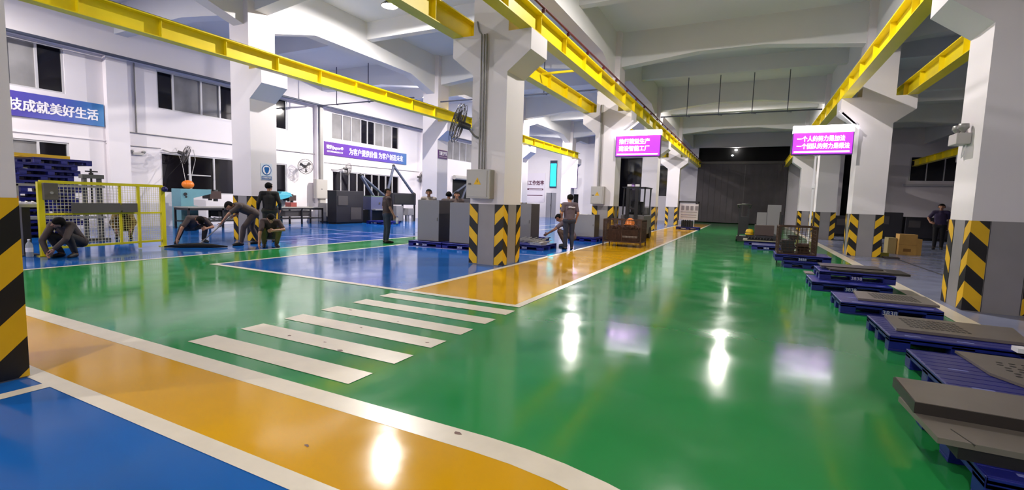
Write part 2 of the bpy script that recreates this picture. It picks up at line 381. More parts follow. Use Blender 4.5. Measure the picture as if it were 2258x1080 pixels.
for y in BAYS: column(-4.9, y)
for i, y in enumerate(BAYS): column(3.15+(0.0 if i else 0.02), y+(0.1 if i == 0 else 0), phase=0.12 if i else 0.20)
for y in BAYS[2:]: column(11.2, y)
# ------------------------------------------------------------------ ceiling beams
def haunched(name, axis, c, u0, u1, supports, w=0.4, zb=6.58, zh=6.3, hl=2.6):
    """beam along x or y whose underside drops towards its supports"""
    prof = [(u0, zb)]
    for s in supports:
        if s-0.4-hl > u0: prof.append((s-0.4-hl, zb))
        prof += [(max(u0, s-0.4), zh), (min(u1, s+0.4), zh)]
        if s+0.4+hl < u1: prof.append((s+0.4+hl, zb))
    prof.append((u1, zb)); prof = sorted(set(prof))
    poly = prof + [(u1, 7.52), (u0, 7.52)]
    mb = MB()
    for i in range(len(prof)-1):
        if prof[i+1][0]-prof[i][0] < 1e-6: continue
        p = [prof[i], prof[i+1], (prof[i+1][0], 7.52), (prof[i][0], 7.52)]
        mb.prism(p, 'x' if axis == 'y' else 'y', c-w/2, c+w/2)
    return struct(mb.build(name, CEIL, recalc=True))
ROWS = [-12.8, -4.9, 3.15, 11.2]
for y in [0.3] + [b+0.4 for b in BAYS]: haunched('beam', 'x', y, -20, 19.4, ROWS)
for x in ROWS: haunched('beam', 'y', x, -8, 44.5, [1.0]+[b+0.4 for b in BAYS], w=0.42, zb=6.35, zh=5.9, hl=1.6)
for y in [0.3] + [b+0.4 for b in BAYS]:
    for t in (4.37,):
        struct(MB().box(-20, y+t-0.14, 6.9, 19.4, y+t+0.14, 7.52).build('beam', CEIL))
# ------------------------------------------------------------------ crane girders
def girder(x, side, y0, y1, label, red=False):
    g = thing('crane_girder', label, 'crane girder', (x, (y0+y1)/2, 4.70), 0, 'yellow crane runway girders')
    mb = MB()
    mb.box(x-0.13, y0, 4.70, x+0.13, y1, 4.72); mb.box(x-0.012, y0, 4.72, x+0.012, y1, 5.10); mb.box(x-0.15, y0, 5.10, x+0.15, y1, 5.125)
    y = y0+0.55
    while y < y1:
        mb.box(x-0.115, y, 4.72, x+0.115, y+0.014, 5.10); y += 1.46
    mb.build('girder_body', GIRD, g)
    rl = MB(); rl.box(x-0.03, y0, 5.125, x+0.03, y1, 5.175)
    y = y0+0.3
    while y < y1: rl.box(x-0.1, y, 5.125, x+0.1, y+0.06, 5.15); y += 0.73
    rl.build('crane_rail', mat('rail_steel', (96,84,30), 0.5, 0.4) if 'rail_steel' not in bpy.data.materials else bpy.data.materials['rail_steel'], g)
    return g
girder(-11.98, 1, -6, 35.1, 'yellow crane girder crossing in front of the window wall columns')
girder(-5.68, -1, -6, 43.9, 'yellow crane girder on the left brackets of the fan column row')
girder(-4.13, 1, -6, 44.2, 'yellow crane girder at the corridor left edge with red busbar')
girder(2.37, -1, -6, 43.9, 'yellow crane girder at the corridor right edge')
girder(3.93, 1, -6, 43.9, 'yellow crane girder behind the right corridor column row')
girder(10.42, -1, 20, 43.9, 'dim yellow crane girder far behind the right columns')
bb = MB(); bb.tube([(-3.95, -6, 5.215), (-3.95, 44, 5.215)], 0.026, 8)
for k in range(34): bb.box(-4.0, -5.5+k*1.46, 5.127, -3.93, -5.47+k*1.46, 5.2)
tag(bb.build('busbar', REDP), 'dark red busbar running along the corridor left girder', 'cable')
for k, (y, s) in enumerate(((12.9, 0), (21.6, 1), (30.4, 2))):
    b = MB().box(-5.6, y, 4.98, -4.2, y+0.06, 5.04); o = b.build('cross_tie', GIRD)
    tag(o, ['yellow tie bar between twin girders just behind the fan column', 'yellow tie bar between twin girders behind the first lightbox', 'yellow tie bar between twin girders near the far end'][k], 'tie bar', 'yellow tie bars between twin girders')
# ------------------------------------------------------------------ high bay lamps
LENS = mat('lamp_lens', (255,250,240), 0.3, emit=(255,247,236), estr=40)
def lamp(x, y, p, label):
    z = LAMP_Z - (0.7 if x < -12 else 0.0)
    t = thing('high_bay_lamp', label, 'lamp', (x, y, z), 0, 'high bay lamps')
    h = MB(); h.lathe((x,y,z), [(0.03,0.34),(0.10,0.33),(0.12,0.16),(0.25,0.06),(0.26,0.03),(0.24,0.03),(0.11,0.14),(0.02,0.15)], 24); h.build('housing', STEEL, t)
    MB().cyl((x,y,z+0.33), (x,y,7.5), 0.012, n=8).build('hanging_rod', STEEL, t)
    MB().lathe((x,y,z), [(0.0,0.10),(0.1,0.10),(0.1,0.115),(0.0,0.115)], 20).build('lens', LENS, t)
    l = bpy.data.lights.new('lamp_light', 'POINT'); l.energy = LAMP_W*p; l.shadow_soft_size = 0.06; l.color = (1.0, 0.945, 0.885)
    lo = bpy.data.objects.new('lamp_light', l); COL.objects.link(lo); lo.parent = t; lo.location = (0,0,(0.04 if x < -12 else 0.075))
    return t
for i, (x, y, p) in enumerate(LAMPS):
    row = 'over the window bay' if x < -12.8 else ('over the left bay' if x < -4.9 else ('over the green corridor' if x < 3 else 'added for weak light over the dim right bay'))
    pos = 'in front of' if y < 5 else ('in the first bay of columns' if y < 17 else ('in the second bay of columns' if y < 26 else ('in the third bay of columns' if y < 35 else 'in the last bay of columns')))
    lamp(x, y, p, 'bright round high bay lamp %s %s' % (row, pos if y >= 5 else 'added out of view to light the hall'))
# ------------------------------------------------------------------ banners, posters, light boxes
def grad_mat(name, c0, c1, axis, a, b, emit=0.0, c2=None):
    m = mat(name, c0, 0.45); nt = m.node_tree; bs = nt.nodes['Principled BSDF']
    tc = nt.nodes.new('ShaderNodeTexCoord'); sp = nt.nodes.new('ShaderNodeSeparateXYZ'); nt.links.new(tc.outputs['Object'], sp.inputs[0])
    mr = nt.nodes.new('ShaderNodeMapRange'); mr.inputs[1].default_value = a; mr.inputs[2].default_value = b
    nt.links.new(sp.outputs[axis], mr.inputs[0])
    cr = nt.nodes.new('ShaderNodeValToRGB'); cr.color_ramp.elements[0].color = (*lin(c0), 1); cr.color_ramp.elements[1].color = (*lin(c1), 1)
    if c2: e = cr.color_ramp.elements.new(0.72); e.color = (*lin(c2), 1)
    nt.links.new(mr.outputs[0], cr.inputs[0]); nt.links.new(cr.outputs[0], bs.inputs['Base Color'])
    if emit: nt.links.new(cr.outputs[0], bs.inputs['Emission Color']); bs.inputs['Emission Strength'].default_value = emit
    return m
def banner(label, y0, y1, z0, z1, m, x=WX+0.02):
    o = MB().box(x, y0, z0, x+0.03, y1, z1).build('wall_banner', m); return tag(o, label, 'banner', 'purple slogan banners')
BX = WX + 0.04
b1 = banner('purple to blue slogan banner under the leftmost upper window', 4.6, 8.58, 3.46, 4.2, grad_mat('banner_grad_blue', (92,40,150), (44,120,180), 1, -2.0, 2.0, c2=(74,84,176)))
text('lettering', '科技成就美好生活', 2.5, 0.36, (WX+0.055, 7.16, 3.81), 'x', LETW, b1, bold=0.03)
b2 = banner('long purple slogan banner between the upper and lower windows', 17.85, 24.63, 3.46, 4.15, grad_mat('banner_grad_long', (86,32,132), (52,110,172), 1, -3.4, 3.4, c2=(90,64,170)))
text('lettering', '为客户提供价值 为客户创造未来', 4.55, 0.37, (WX+0.055, 22.0, 3.80), 'x', LETW, b2, bold=0.02)
text('logo_lettering', '捷豹Jaguar®', 1.15, 0.24, (WX+0.055, 18.72, 3.88), 'x', LETW, b2, bold=0.015)
text('small_lettering', '全屋定制智能制造解决方案', 1.1, 0.09, (WX+0.055, 18.72, 3.66), 'x', LETW, b2, bold=0.01)
b3 = tag(MB().box(-12.40, 17.44, 3.13, -12.37, 18.14, 3.5).build('hanging_sign', mat('plum_sign', (78,26,100), 0.45)), 'small plum area sign on a column of the window side row', 'sign')
text('lettering', '门板生产区', 0.6, 0.17, (-12.365, 17.79, 3.36), 'x', LETW, b3, bold=0.02); text('small_lettering', '——————————', 0.56, 0.012, (-12.365, 17.79, 3.2), 'x', LETW, b3)
MAG = mat('lightbox_purple', (150,40,200), 0.4, emit=(170,58,222), estr=0.55); LBW = mat('lightbox_white', (255,255,255), 0.4, emit=(255,250,255), estr=2.6); LBT = mat('lightbox_lettering', (255,240,255), 0.4, emit=(255,236,255), estr=1.9)
LBP = mat('lightbox_line', (255,220,250), 0.4, emit=(255,196,250), estr=1.3)
def lightbox(label, x0, x1, z0, z1, zt, y, lines, widths):
    t = thing('light_box_sign', label, 'light box', (x0, y, z0))
    MB().box(x0, y, z0, x1, y+0.14, z1).build('box', mat('lightbox_case', (70,30,110), 0.4) if 'lightbox_case' not in bpy.data.materials else bpy.data.materials['lightbox_case'], t)
    MB().box(x0+0.02, y-0.012, z0+0.03, x1-0.02, y, z1-0.005).build('panel', MAG, t)
    MB().box(x0, y-0.03, z1, x1, y+0.17, zt).build('lit_header', LBW, t)
    MB().box(x0+0.06, y-0.018, z0+0.07, x1-0.08, y-0.012, z0+0.115).build('lit_line', LBP, t)
    w = x1-x0; hgt = z1-z0
    for k, (s, ww) in enumerate(zip(lines, widths)):
        text('lettering', s, ww*w, hgt*0.25, (x0+0.08*w+ww*w/2, y-0.016, z1-hgt*(0.27+0.33*k)), '-y', LBT, t, bold=0.012, depth=0.006)
    return t
lightbox('purple light box with six letters per line beside the left corridor column', -4.47, -2.90, 3.04, 3.78, 3.96, 17.2, ['推行精益生产', '建设智能工厂'], [0.68, 0.68])
lightbox('purple light box with long lines beside the right corridor column', 1.03, 2.58, 3.0, 3.66, 3.87, 17.0, ['一个人的努力是加法', '一个团队的努力是乘法'], [0.78, 0.86])
LBF = mat('white_bracket', (232,228,240), 0.4)
def bracket(label, pts, r=0.03):
    mb = MB()
    for a, b in pts: mb.bar(a, b, 2*r)
    return tag(mb.build('sign_bracket', LBF), label, 'bracket')
bracket('white angled bracket from the left light box to its column', [((-4.40,17.3,3.95), (-3.9,17.3,4.32)), ((-4.15,17.3,3.95), (-3.72,17.3,4.28))])
bracket('white angled bracket from the right light box to its column', [((2.62,17.1,3.87), (2.18,17.1,4.3)), ((2.72,17.1,3.75), (2.25,17.1,4.22))])
p = MB().bar((1.68,17.08,3.0), (1.68,17.08,0.0), 0.05).box(1.64,17.03,2.0,1.72,17.06,2.14); tag(p.build('sign_post', LBF), 'thin white post standing under the right light box', 'post')
# posters and screens near the end wall
ps = tag(MB().box(-19.6, PY-0.03, 1.3, -16.45, PY-0.01, 3.9).build('wall_poster', mat('poster_paper', (222,214,226), 0.5)), 'pale poster with maroon heading on the far left wall', 'poster')
text('heading', '提高工作效率', 2.25, 0.42, (-17.68, PY-0.035, 3.04), '-y', LETR, ps, bold=0.03)
MB().box(-18.55, PY-0.036, 2.38, -16.6, PY-0.03, 2.54).build('heading_bar', LETR, ps); MB().box(-18.45, PY-0.036, 1.88, -16.65, PY-0.03, 1.95).build('small_line', LETR, ps); MB().box(-18.0, PY-0.04, 2.43, -16.7, PY-0.036, 2.49).build('pale_strip', LETW, ps)
sc = thing('wall_screen', 'tall cyan lit screen on the far left wall', 'screen', (-15.65, PY-0.1, 2.65))
MB().box(-15.98, PY-0.12, 2.62, -15.35, PY-0.02, 5.0).build('screen_case', mat('screen_case', (26,34,74), 0.4), sc)
MB().box(-15.92, PY-0.135, 2.74, -15.38, PY-0.12, 4.72).build('lit_panel', mat('cyan_screen', (30,190,210), 0.3, emit=(30,205,222), estr=1.1), sc)
s2 = thing('side_light_box', 'glowing white and violet light box on a far column side', 'light box', (-12.3, 35.3, 2.45))
MB().box(-12.4, 35.0, 2.45, -11.95, 35.14, 4.3).build('box', bpy.data.materials['lightbox_case'], s2)
MB().box(-12.38, 34.985, 2.5, -11.97, 35.0, 4.28).build('lit_panel', mat('pale_lit_panel', (255,240,255), 0.3, emit=(255,238,255), estr=2.2), s2)
vl = bpy.data.lights.new('sign_glow', 'AREA'); vl.shape = 'RECTANGLE'; vl.size = 0.4; vl.size_y = 1.6; vl.energy = 14; vl.color = (0.75,0.4,1.0)
vo = bpy.data.objects.new('sign_glow', vl); COL.objects.link(vo); vo.parent = s2; vo.location = (0.41, -0.2, 0.9); vo.rotation_euler = (0, -PI/2, 0)
# mandatory sign on the window-side column (right face)
sg = thing('mandatory_sign', 'round blue safety sign on the column behind the standing man', 'sign', (-12.39, 9.12, 1.75))
MB().box(-12.4, 8.94, 1.74, -12.392, 9.3, 2.2).build('plate', mat('sign_plate', (205,212,226), 0.4), sg)
mb = MB(); mb.cyl((-12.392,9.12,2.02), (-12.388,9.12,2.02), 0.15, n=28); mb.build('blue_disc', mat('sign_blue', (20,92,160), 0.4), sg)
mb = MB(); mb.cyl((-12.388,9.12,2.02), (-12.385,9.12,2.02), 0.125, n=28); mb.build('white_disc', LETW, sg)
mb = MB(); mb.prism([(9.04,2.06),(9.06,2.1),(9.18,2.1),(9.2,2.06),(9.17,1.96),(9.12,1.91),(9.07,1.96)], 'x', -12.385, -12.381); mb.build('mask_symbol', bpy.data.materials['sign_blue'], sg)
MB().box(-12.392, 8.96, 1.755, -12.388, 9.28, 1.845).build('caption_strip', mat('sign_caption', (96,124,170), 0.4), sg)
text('lettering', '必须戴防护面具', 0.28, 0.05, (-12.386, 9.12, 1.80), 'x', LETW, sg)
# ------------------------------------------------------------------ conduits, pipes, electrical boxes
def pipe(label, paths, r=0.02, m=PIPE, cat='pipe', group=None, name='pipe'):
    mb = MB()
    for p in paths: mb.tube(p, r, 8, 0)
    return tag(mb.build(name, m), label, cat, group)
def ebox(label, x0, x1, y, z0, z1, d=0.22, facing='-y'):
    t = thing('electrical_box', label, 'electrical box', ((x0+x1)/2, y, z0))
    if facing == '-y':
        MB().box(x0, y-d, z0, x1, y-0.002, z1).build('body', GBOX, t, bevel=0.008)
        MB().box(x0+0.03, y-d-0.012, z0+0.03, x1-0.05, y-d, z1-0.03).build('door', GBOX, t, bevel=0.004)
        MB().box(x0+0.06, y-d-0.022, (z0+z1)/2-0.02, x0+0.12, y-d-0.012, (z0+z1)/2+0.02).build('lock', STEEL, t)
        c = ((x0+x1)/2, y-d-0.014, (z0+z1)/2+0.06); e = 0.085
        MB().prism([(c[0]-e,c[2]-e*0.85),(c[0]+e,c[2]-e*0.85),(c[0],c[2]+e*0.85)], 'y', c[1]-0.003, c[1]+0.001).build('warning_sticker', YEL, t)
        MB().prism([(c[0]-0.005,c[2]-0.04),(c[0]+0.012,c[2]-0.0),(c[0]+0.0,c[2]+0.0),(c[0]+0.006,c[2]+0.04),(c[0]-0.014,c[2]-0.005),(c[0]-0.0,c[2]-0.008)], 'y', c[1]-0.006, c[1]-0.003).build('bolt_symbol', BLK, t)
    else:
        MB().box(y+0.002, x0, z0, y+d, x1, z1).build('body', GBOX, t, bevel=0.008)
        MB().box(y+d, x0+0.03, z0+0.03, y+d+0.012, x1-0.03, z1-0.03).build('door', GBOX, t)
        MB().box(y+d+0.012, x0+0.3, (z0+z1)/2-0.02, y+d+0.02, x0+0.36, (z0+z1)/2+0.02).build('lock', STEEL, t)
    return t
ebox('grey electrical box with yellow warning triangle on the front column', -5.27, -4.73, 8.65, 1.38, 1.97)
ebox('small grey electrical box on the column beside the left light box', -5.31, -4.82, 17.4, 1.33, 1.98)
ebox('tall grey electrical box on the window wall above a cable duct', 17.15, 17.86, WX+0.22, 1.18, 2.15, facing='x')
for k, dx in enumerate((0.0, 0.065, 0.12)):
    pipe('%s grey conduit rising from the electrical box on the front column' % ['left', 'middle', 'right'][k], [[(-5.08+dx, 8.60, 1.97), (-5.08+dx, 8.60, 4.68 - (0 if k else 0.0))] + ([(-5.14, 8.60, 4.76), (-5.2, 8.62, 4.95)] if k == 0 else [])], 0.018, group=None)
pipe('wide grey conduit above the electrical box on the second corridor column', [[(-5.08, 17.36, 1.98), (-5.08, 17.36, 4.95)]], 0.05)
MBd = MB().box(WX+0.225, 17.5, 2.15, WX+0.34, 17.68, 5.85); tag(MBd.build('cable_duct', PIPE), 'grey cable duct running up the window wall pilaster', 'duct')
MBd = MB().box(WX+0.222, 17.45, 0.0, WX+0.36, 17.8, 1.18); tag(MBd.build('cable_duct', GBOX), 'pale cable duct below the window wall electrical box', 'duct')
pipe('thin grey pipe along the window wall between the two window rows', [[(WX+0.04, 8.7, 3.38), (WX+0.04, 17.4, 3.42)]], 0.018)
pipe('dark sprinkler pipe along the top of the window wall', [[(WX+0.52, -7, 5.82), (WX+0.52, 44, 5.82)]], 0.05, mat('dark_pipe', (70,74,92), 0.5))
pipe('thin vertical conduit left of the second upper window', [[(WX+0.03, 9.55, 3.4), (WX+0.03, 9.55, 5.85)]], 0.022)
pipe('thin wire along the window wall under the long banner', [[(WX+0.03, 17.9, 3.05), (WX+0.03, 26, 3.1)]], 0.014)
pipe('thin cable on the wall leading to the left wall fan', [[(WX+0.03, 8.6, 2.9), (WX+0.05, 10.3, 2.92)]], 0.014)
def sprinkler(label, x0, x1, y, z, heads):
    mb = MB(); mb.tube([(x0,y,z),(x1,y,z)], 0.028, 8)
    for x in heads: mb.tube([(x,y,7.49),(x,y,z-0.04),(x+0.16,y-0.05,z-0.06)], 0.02, 6)
    return tag(mb.build('sprinkler_pipe', bpy.data.materials['dark_pipe']), label, 'pipe')
sprinkler('dark sprinkler pipe below the beam over the long banner', -19.5, -13.5, 17.2, 5.75, (-18.2, -16.2))
sprinkler('dark sprinkler pipe behind the fan column', -12.2, -5.2, 17.3, 5.5, (-7.4,))
sprinkler('hanger pipe crossing the corridor between the light boxes', -4.2, 2.5, 24.5, 5.66, (-3.0, -1.6, -0.2, 1.2))
el = thing('emergency_light', 'white twin-head emergency light on the near right column', 'emergency light', (2.75, 9.25, 2.35))
MB().box(2.60, 9.08, 2.36, 2.768, 9.40, 2.52).build('case', GBOX, el, bevel=0.01)
for yy in (9.13, 9.35): MB().lathe((2.68,yy,2.52), [(0.02,0.0),(0.03,0.03),(0.065,0.07),(0.06,0.13),(0.0,0.14)], 14).build('lamp_head', PIPE, el)
MB().tube([(2.75,9.2,2.36),(2.74,9.22,2.22),(2.74,9.3,2.18),(2.74,9.28,2.3),(2.75,9.28,2.36)], 0.008, 6).build('cord', LETW, el)
# ------------------------------------------------------------------ wall fans
FANW = mat('fan_wire', (92,88,88), 0.4, 0.5); FANB = mat('fan_blade', (70,68,70), 0.4)
def wall_fan(label, c, d, r, anchor, group='wall mounted fans'):
    c = Vector(c); d = Vector(d).normalized(); t = thing('wall_fan', label, 'fan', tuple(c), 0, group)
    u = d.cross(Vector((0,0,1))).normalized(); w = u.cross(d)
    g = MB()
    for k, (rr, off) in enumerate(((r,0.0),(r*0.98,0.06),(r*0.72,0.085),(r*0.42,0.1),(r*0.98,-0.06),(r*0.72,-0.085),(r*0.2,0.11))): g.ring(c+d*off, d, rr, 0.006 if k else 0.009, 24, 5)
    for k in range(22):
        a = 2*PI*k/22; e = u*math.cos(a)+w*math.sin(a)
        g.tube([c+e*r*0.12+d*0.112, c+e*r*0.6+d*0.095, c+e*r, c+e*r*0.6-d*0.095, c+e*r*0.15-d*0.1], 0.0035, 4, cap=False)
    g.build('guard', FANW, t)
    b = MB()
    for k in range(3):
        a0 = 2*PI*k/3+0.3; pts = []
        for (rr, da, off) in ((0.12,-0.25,-0.02),(0.8,-0.2,-0.03),(0.86,0.35,0.03),(0.12,0.45,0.02)):
            pts.append(c+(u*math.cos(a0+da)+w*math.sin(a0+da))*rr*r+d*off)
        b.add(pts+[p-d*0.006 for p in pts], [(0,1,2,3),(7,6,5,4),(0,4,5,1),(1,5,6,2),(2,6,7,3),(3,7,4,0)])
    b.build('blades', FANB, t)
    MB().cyl(c-d*0.02, c-d*0.26, 0.075, 0.06, 16).build('motor', mat('fan_motor', (60,58,60), 0.4) if 'fan_motor' not in bpy.data.materials else bpy.data.materials['fan_motor'], t)
    a = Vector(anchor); MB().tube([c-d*0.2, (c-d*0.25+a)/2+Vector((0,0,-0.06)), a], 0.022, 8).build('bracket', PIPE, t)
    return t
wall_fan('black wire fan tilted up beside the front column', (-5.45, 8.36, 2.90), (-0.84, -0.42, 0.3), 0.4, (-5.12, 8.65, 2.62))
wall_fan('wall fan left of the lower window with white frame', (WX+0.55, 10.9, 2.74), (0.55, 0.8, -0.35), 0.36, (WX, 10.4, 2.88))
wall_fan('wall fan facing out beside the narrow dark window', (WX+0.5, 16.45, 2.72), (0.92, -0.3, -0.05), 0.36, (WX, 16.9, 2.75))
wall_fan('wall fan seen edge on under the left end of the long banner', (WX+0.5, 19.2, 2.78), (0.35, 0.85, -0.15), 0.34, (WX, 18.5, 2.72))
wall_fan('wall fan under the blue end of the long banner', (WX+0.5, 25.6, 2.72), (0.8, 0.45, -0.1), 0.38, (WX, 26.2, 2.85))
# ------------------------------------------------------------------ pallets and plates (right side of the corridor)
PALSTEN = mat('pallet_stencil', (190,190,205), 0.5)
def pallet(label, x0, y0, z0, x1, y1, rz=0, group='blue plastic pallets', number='3838', h=0.15, mat_=None, name='plastic_pallet'):
    cx, cy = (x0+x1)/2, (y0+y1)/2; L, D = (x1-x0)/2, (y1-y0)/2
    t = thing(name, label, 'pallet', (cx, cy, z0), rz, group)
    m = mat_ or PALLET
    d = MB()
    d.box(-L, -D, h-0.035, L, D, h-0.012)
    for k in range(9):
        yy = -D + 0.02 + k*(2*D-0.04)/9; d.box(-L+0.01, yy, h-0.012, L-0.01, yy+(2*D-0.04)/9*0.92, h)
    for yy in (-D, D-0.012): d.box(-L, yy, h-0.06, L, yy+0.012, h)
    for xx in (-L, L-0.012): d.box(xx, -D, h-0.06, xx+0.012, D, h)
    d.build('deck', m, t, local=True, bevel=0.004)
    f = MB(); bw = 0.085
    for xx in (-L+0.085, 0, L-0.085):
        for yy in (-D+0.07, 0, D-0.07): f.box(xx-bw, yy-0.07, 0.022, xx+bw, yy+0.07, h-0.034)
    for yy in (-D+0.07, 0, D-0.07): f.box(-L, yy-0.065, 0, L, yy+0.065, 0.022)
    f.build('feet', m, t, local=True, bevel=0.004)
    g = MB()
    for xx in (-L+0.14, -0.02, L-0.2):
        for yy in (-D+0.08, 0.0): g.box(xx, yy, h, xx+0.12, yy+0.025, h+0.002)
    g.build('grip_pads', mat('pallet_grip', (120,126,190), 0.5) if 'pallet_grip' not in bpy.data.materials else bpy.data.materials['pallet_grip'], t, local=True)
    if number:
        e = text('stencil', number, 0.15, 0.055, (0, -D+0.0-0.001, h*0.42), '-y', PALSTEN, None, depth=0.003)
        e.parent = t; e.location = Vector(e.location)
    return t
def plate(label, poly, z, th=0.022, holes=None, name='metal_plate', m=PLATE, lip=True, group=None, cat='metal plate'):
    z += 0.003 if z > 0.01 else 0.0; mb = MB(); mb.prism(poly, 'z', z, z+th)
    o = mb.build(name, m); tag(o, label, cat, group)
    if holes: holes(o, z+th)
    return o
def rect(x0, y0, x1, y1, dx=0.0): return [(x0, y0), (x1, y0), (x1+dx, y1), (x0+dx, y1)]
def lattice(x0, y0, x1, y1, nx, ny):
    def fn(o, z):
        mb = MB(); sx, sy = (x1-x0)/nx, (y1-y0)/ny
        for i in range(nx):
            for j in range(ny): mb.box(x0+i*sx+sx*0.15, y0+j*sy+sy*0.2, z-0.001, x0+i*sx+sx*0.85, y0+j*sy+sy*0.8, z+0.002)
        mb.build('slot_lattice', PLDARK, o)
    return fn
pallet('blue pallet carrying a slotted plate, beside the near striped column', 1.17, 7.53, 0, 2.23, 8.42)
plate('grey slotted plate on the pallet beside the near striped column', [(1.40,7.80),(2.26,7.80),(2.30,8.52),(1.46,8.52)], 0.15, 0.028, lattice(1.6,7.92,2.12,8.42,12,5))
pallet('blue pallet carrying a broad slotted plate, third from the viewer', 1.31, 5.74, 0, 2.42, 6.74, number=None)
plate('broad grey slotted plate on the pallet third from the viewer', [(1.42,6.0),(2.42,6.0),(2.56,6.74),(1.47,6.74)], 0.15, 0.028, lattice(1.56,6.12,2.05,6.62,12,5))
tag(MB().box(2.20, 5.66, 0.15, 2.42, 5.78, 0.19).build('paper_label', LETW), 'white tag lying on the corner of a blue pallet', 'tag')
pallet('bright blue pallet with bare ribbed deck, second from the viewer', 1.33, 4.22, 0, 2.43, 5.27, number=None)
def perfo(o, z):
    mb = MB()
    for i in range(8):
        for j in range(6):
            x, y = 1.86+i*0.075+0.02*(j % 2), 4.72+j*0.075
            mb.cyl((x, y, z-0.001), (x, y, z+0.0015), 0.02, n=10)
    mb.build('hole_pattern', PLDARK, o)
plate('grey plate with a field of round holes on the bare blue pallet', [(1.84,4.44),(2.75,4.44),(2.75,5.34),(1.68,5.34),(1.70,4.72)], 0.15, 0.02, perfo)
pallet('dark blue pallet under the two nearest grey plates', 1.06, 2.86, 0, 2.2, 3.86, number=None)
tag(MB().box(1.0, 3.0, 0.15, 2.1, 3.62, 0.21).build('black_tray', BLACKM), 'black tray under the nearest pair of grey plates', 'tray')
plate('lower of the two nearest grey plates, with a scored line', [(0.915,2.99),(2.0,2.99),(2.0,3.55),(0.885,3.55)], 0.21, 0.03, lambda o, z: MB().obox((1.03,3.06,z),(0.006,0.17,0.003),(0,0,0.25)).build('score_line', PLDARK, o))
pl = plate('upper of the two nearest grey plates, with dark folded edge', [(0.90,3.30),(2.05,3.30),(2.05,3.74),(0.905,3.74)], 0.275, 0.03)
MB().box(0.90,3.296,0.243,2.05,3.3,0.305).box(0.895,3.296,0.243,0.9,3.74,0.305).build('folded_edge', PLDARK, pl); MB().box(1.2,3.35,0.24,1.9,3.7,0.275).build('stiffener', PLDARK, pl)
pallet('lower blue pallet of the low two-pallet stack with dark boards', 1.03, 9.4, 0, 2.13, 10.34)
pallet('upper blue pallet of the low two-pallet stack with dark boards', 1.17, 9.76, 0.15, 2.24, 10.62)
plate('long dark board on the two-pallet stack', rect(1.33,9.84,2.44,10.5), 0.30, 0.035, m=PLDARK, name='dark_board', cat='board')
plate('shorter dark board lying on top of the long dark board', rect(1.22,10.05,2.12,10.58), 0.345, 0.02, m=PLDARK, name='dark_board', cat='board')
plate('thin pale sheet between the two dark boards', rect(1.3,9.98,2.15,10.5), 0.335, 0.01, name='pale_sheet', cat='sheet')
plate('grey sheet poking out between the two stacked pallets on the left', rect(1.02,10.35,1.16,10.75), 0.15, 0.02)
pallet('lower blue pallet beneath the wire cage', 0.80, 12.62, 0, 1.72, 13.5, number=None)
pallet('upper blue pallet beneath the wire cage', 0.61, 12.66, 0.15, 1.72, 13.62)
plate('brown board lying beside the wire cage pallets', rect(1.75,12.6,2.35,13.9), 0.0, 0.02, name='brown_board', cat='board', m=mat('brown_board', (96,82,70), 0.5))
def cage(label, x0, y0, z0, x1, y1, z1, solid=False, step=0.075, m=RUST, feet=0.0):
    t = thing('wire_cage', label, 'cage', ((x0+x1)/2, (y0+y1)/2, z0))
    fr = MB(); zb = z0+feet
    for x in (x0, x1):
        for y in (y0, y1): fr.bar((x,y,z0),(x,y,z1),0.035)
    for z in (zb+0.02, z1):
        fr.bar((x0,y0,z),(x1,y0,z),0.03); fr.bar((x0,y1,z),(x1,y1,z),0.03); fr.bar((x0,y0,z),(x0,y1,z),0.03); fr.bar((x1,y0,z),(x1,y1,z),0.03)
    fr.bar(((x0+x1)/2,y0,zb),((x0+x1)/2,y0,z1),0.025)
    fr.build('cage_frame', m, t)
    MB().box(x0,y0,zb,x1,y1,zb+0.02).build('cage_floor', m, t)
    def panel(a, b):
        w = MB(); a, b = Vector(a), Vector(b); L = (b-a).length; n = max(3, int(L/step)); k = max(3, int((z1-zb)/step))
        for i in range(1, n): p = a+(b-a)*i/n; w.bar((p.x,p.y,zb),(p.x,p.y,z1),0.008)
        for j in range(1, k): z = zb+(z1-zb)*j/k; w.bar((a.x,a.y,z),(b.x,b.y,z),0.008)
        w.build('mesh_panel', m, t)
    panel((x0,y0,0),(x1,y0,0)); panel((x1,y0,0),(x1,y1,0)); panel((x1,y1,0),(x0,y1,0)); panel((x0,y1,0),(x0,y0,0))
    return t
cage('open rusty wire cage standing on two blue pallets', 0.66, 12.75, 0.30, 1.42, 13.55, 0.95)
for k, (x, y, z, sx, sy, sz, lab, m) in enumerate(((0.86,13.1,0.33,0.3,0.5,0.30,'dark scrap bundle on the left inside the pallet cage',DARK), (1.2,13.15,0.33,0.3,0.45,0.22,'brown scrap bundle on the right inside the pallet cage',RUST), (1.0,13.2,0.64,0.26,0.3,0.10,'flat dark offcut on top of the left scrap bundle',PLDARK))):
    mb = MB(); random.seed(k)
    for i in range(7):
        a = random.uniform(-0.25,0.25); mb.obox((x+random.uniform(-0.03,0.03)*1, y+random.uniform(-0.05,0.05), z+sz*(i+0.5)/7),(sx*random.uniform(0.7,1.0),sy*random.uniform(0.7,0.95),sz/7),(0,0,a*0.3))
    tag(mb.build('scrap_bundle', m), lab, 'scrap')
for dx, hh, k in ((0.70,1.28,0),(1.42,1.30,1)):
    tag(MB().bar((dx,13.65,0.0),(dx,13.65,hh),0.03).build('steel_pole', PLDARK), ['dark steel pole standing behind the wire cage on its left', 'dark steel pole standing behind the wire cage on its right'][k], 'pole')
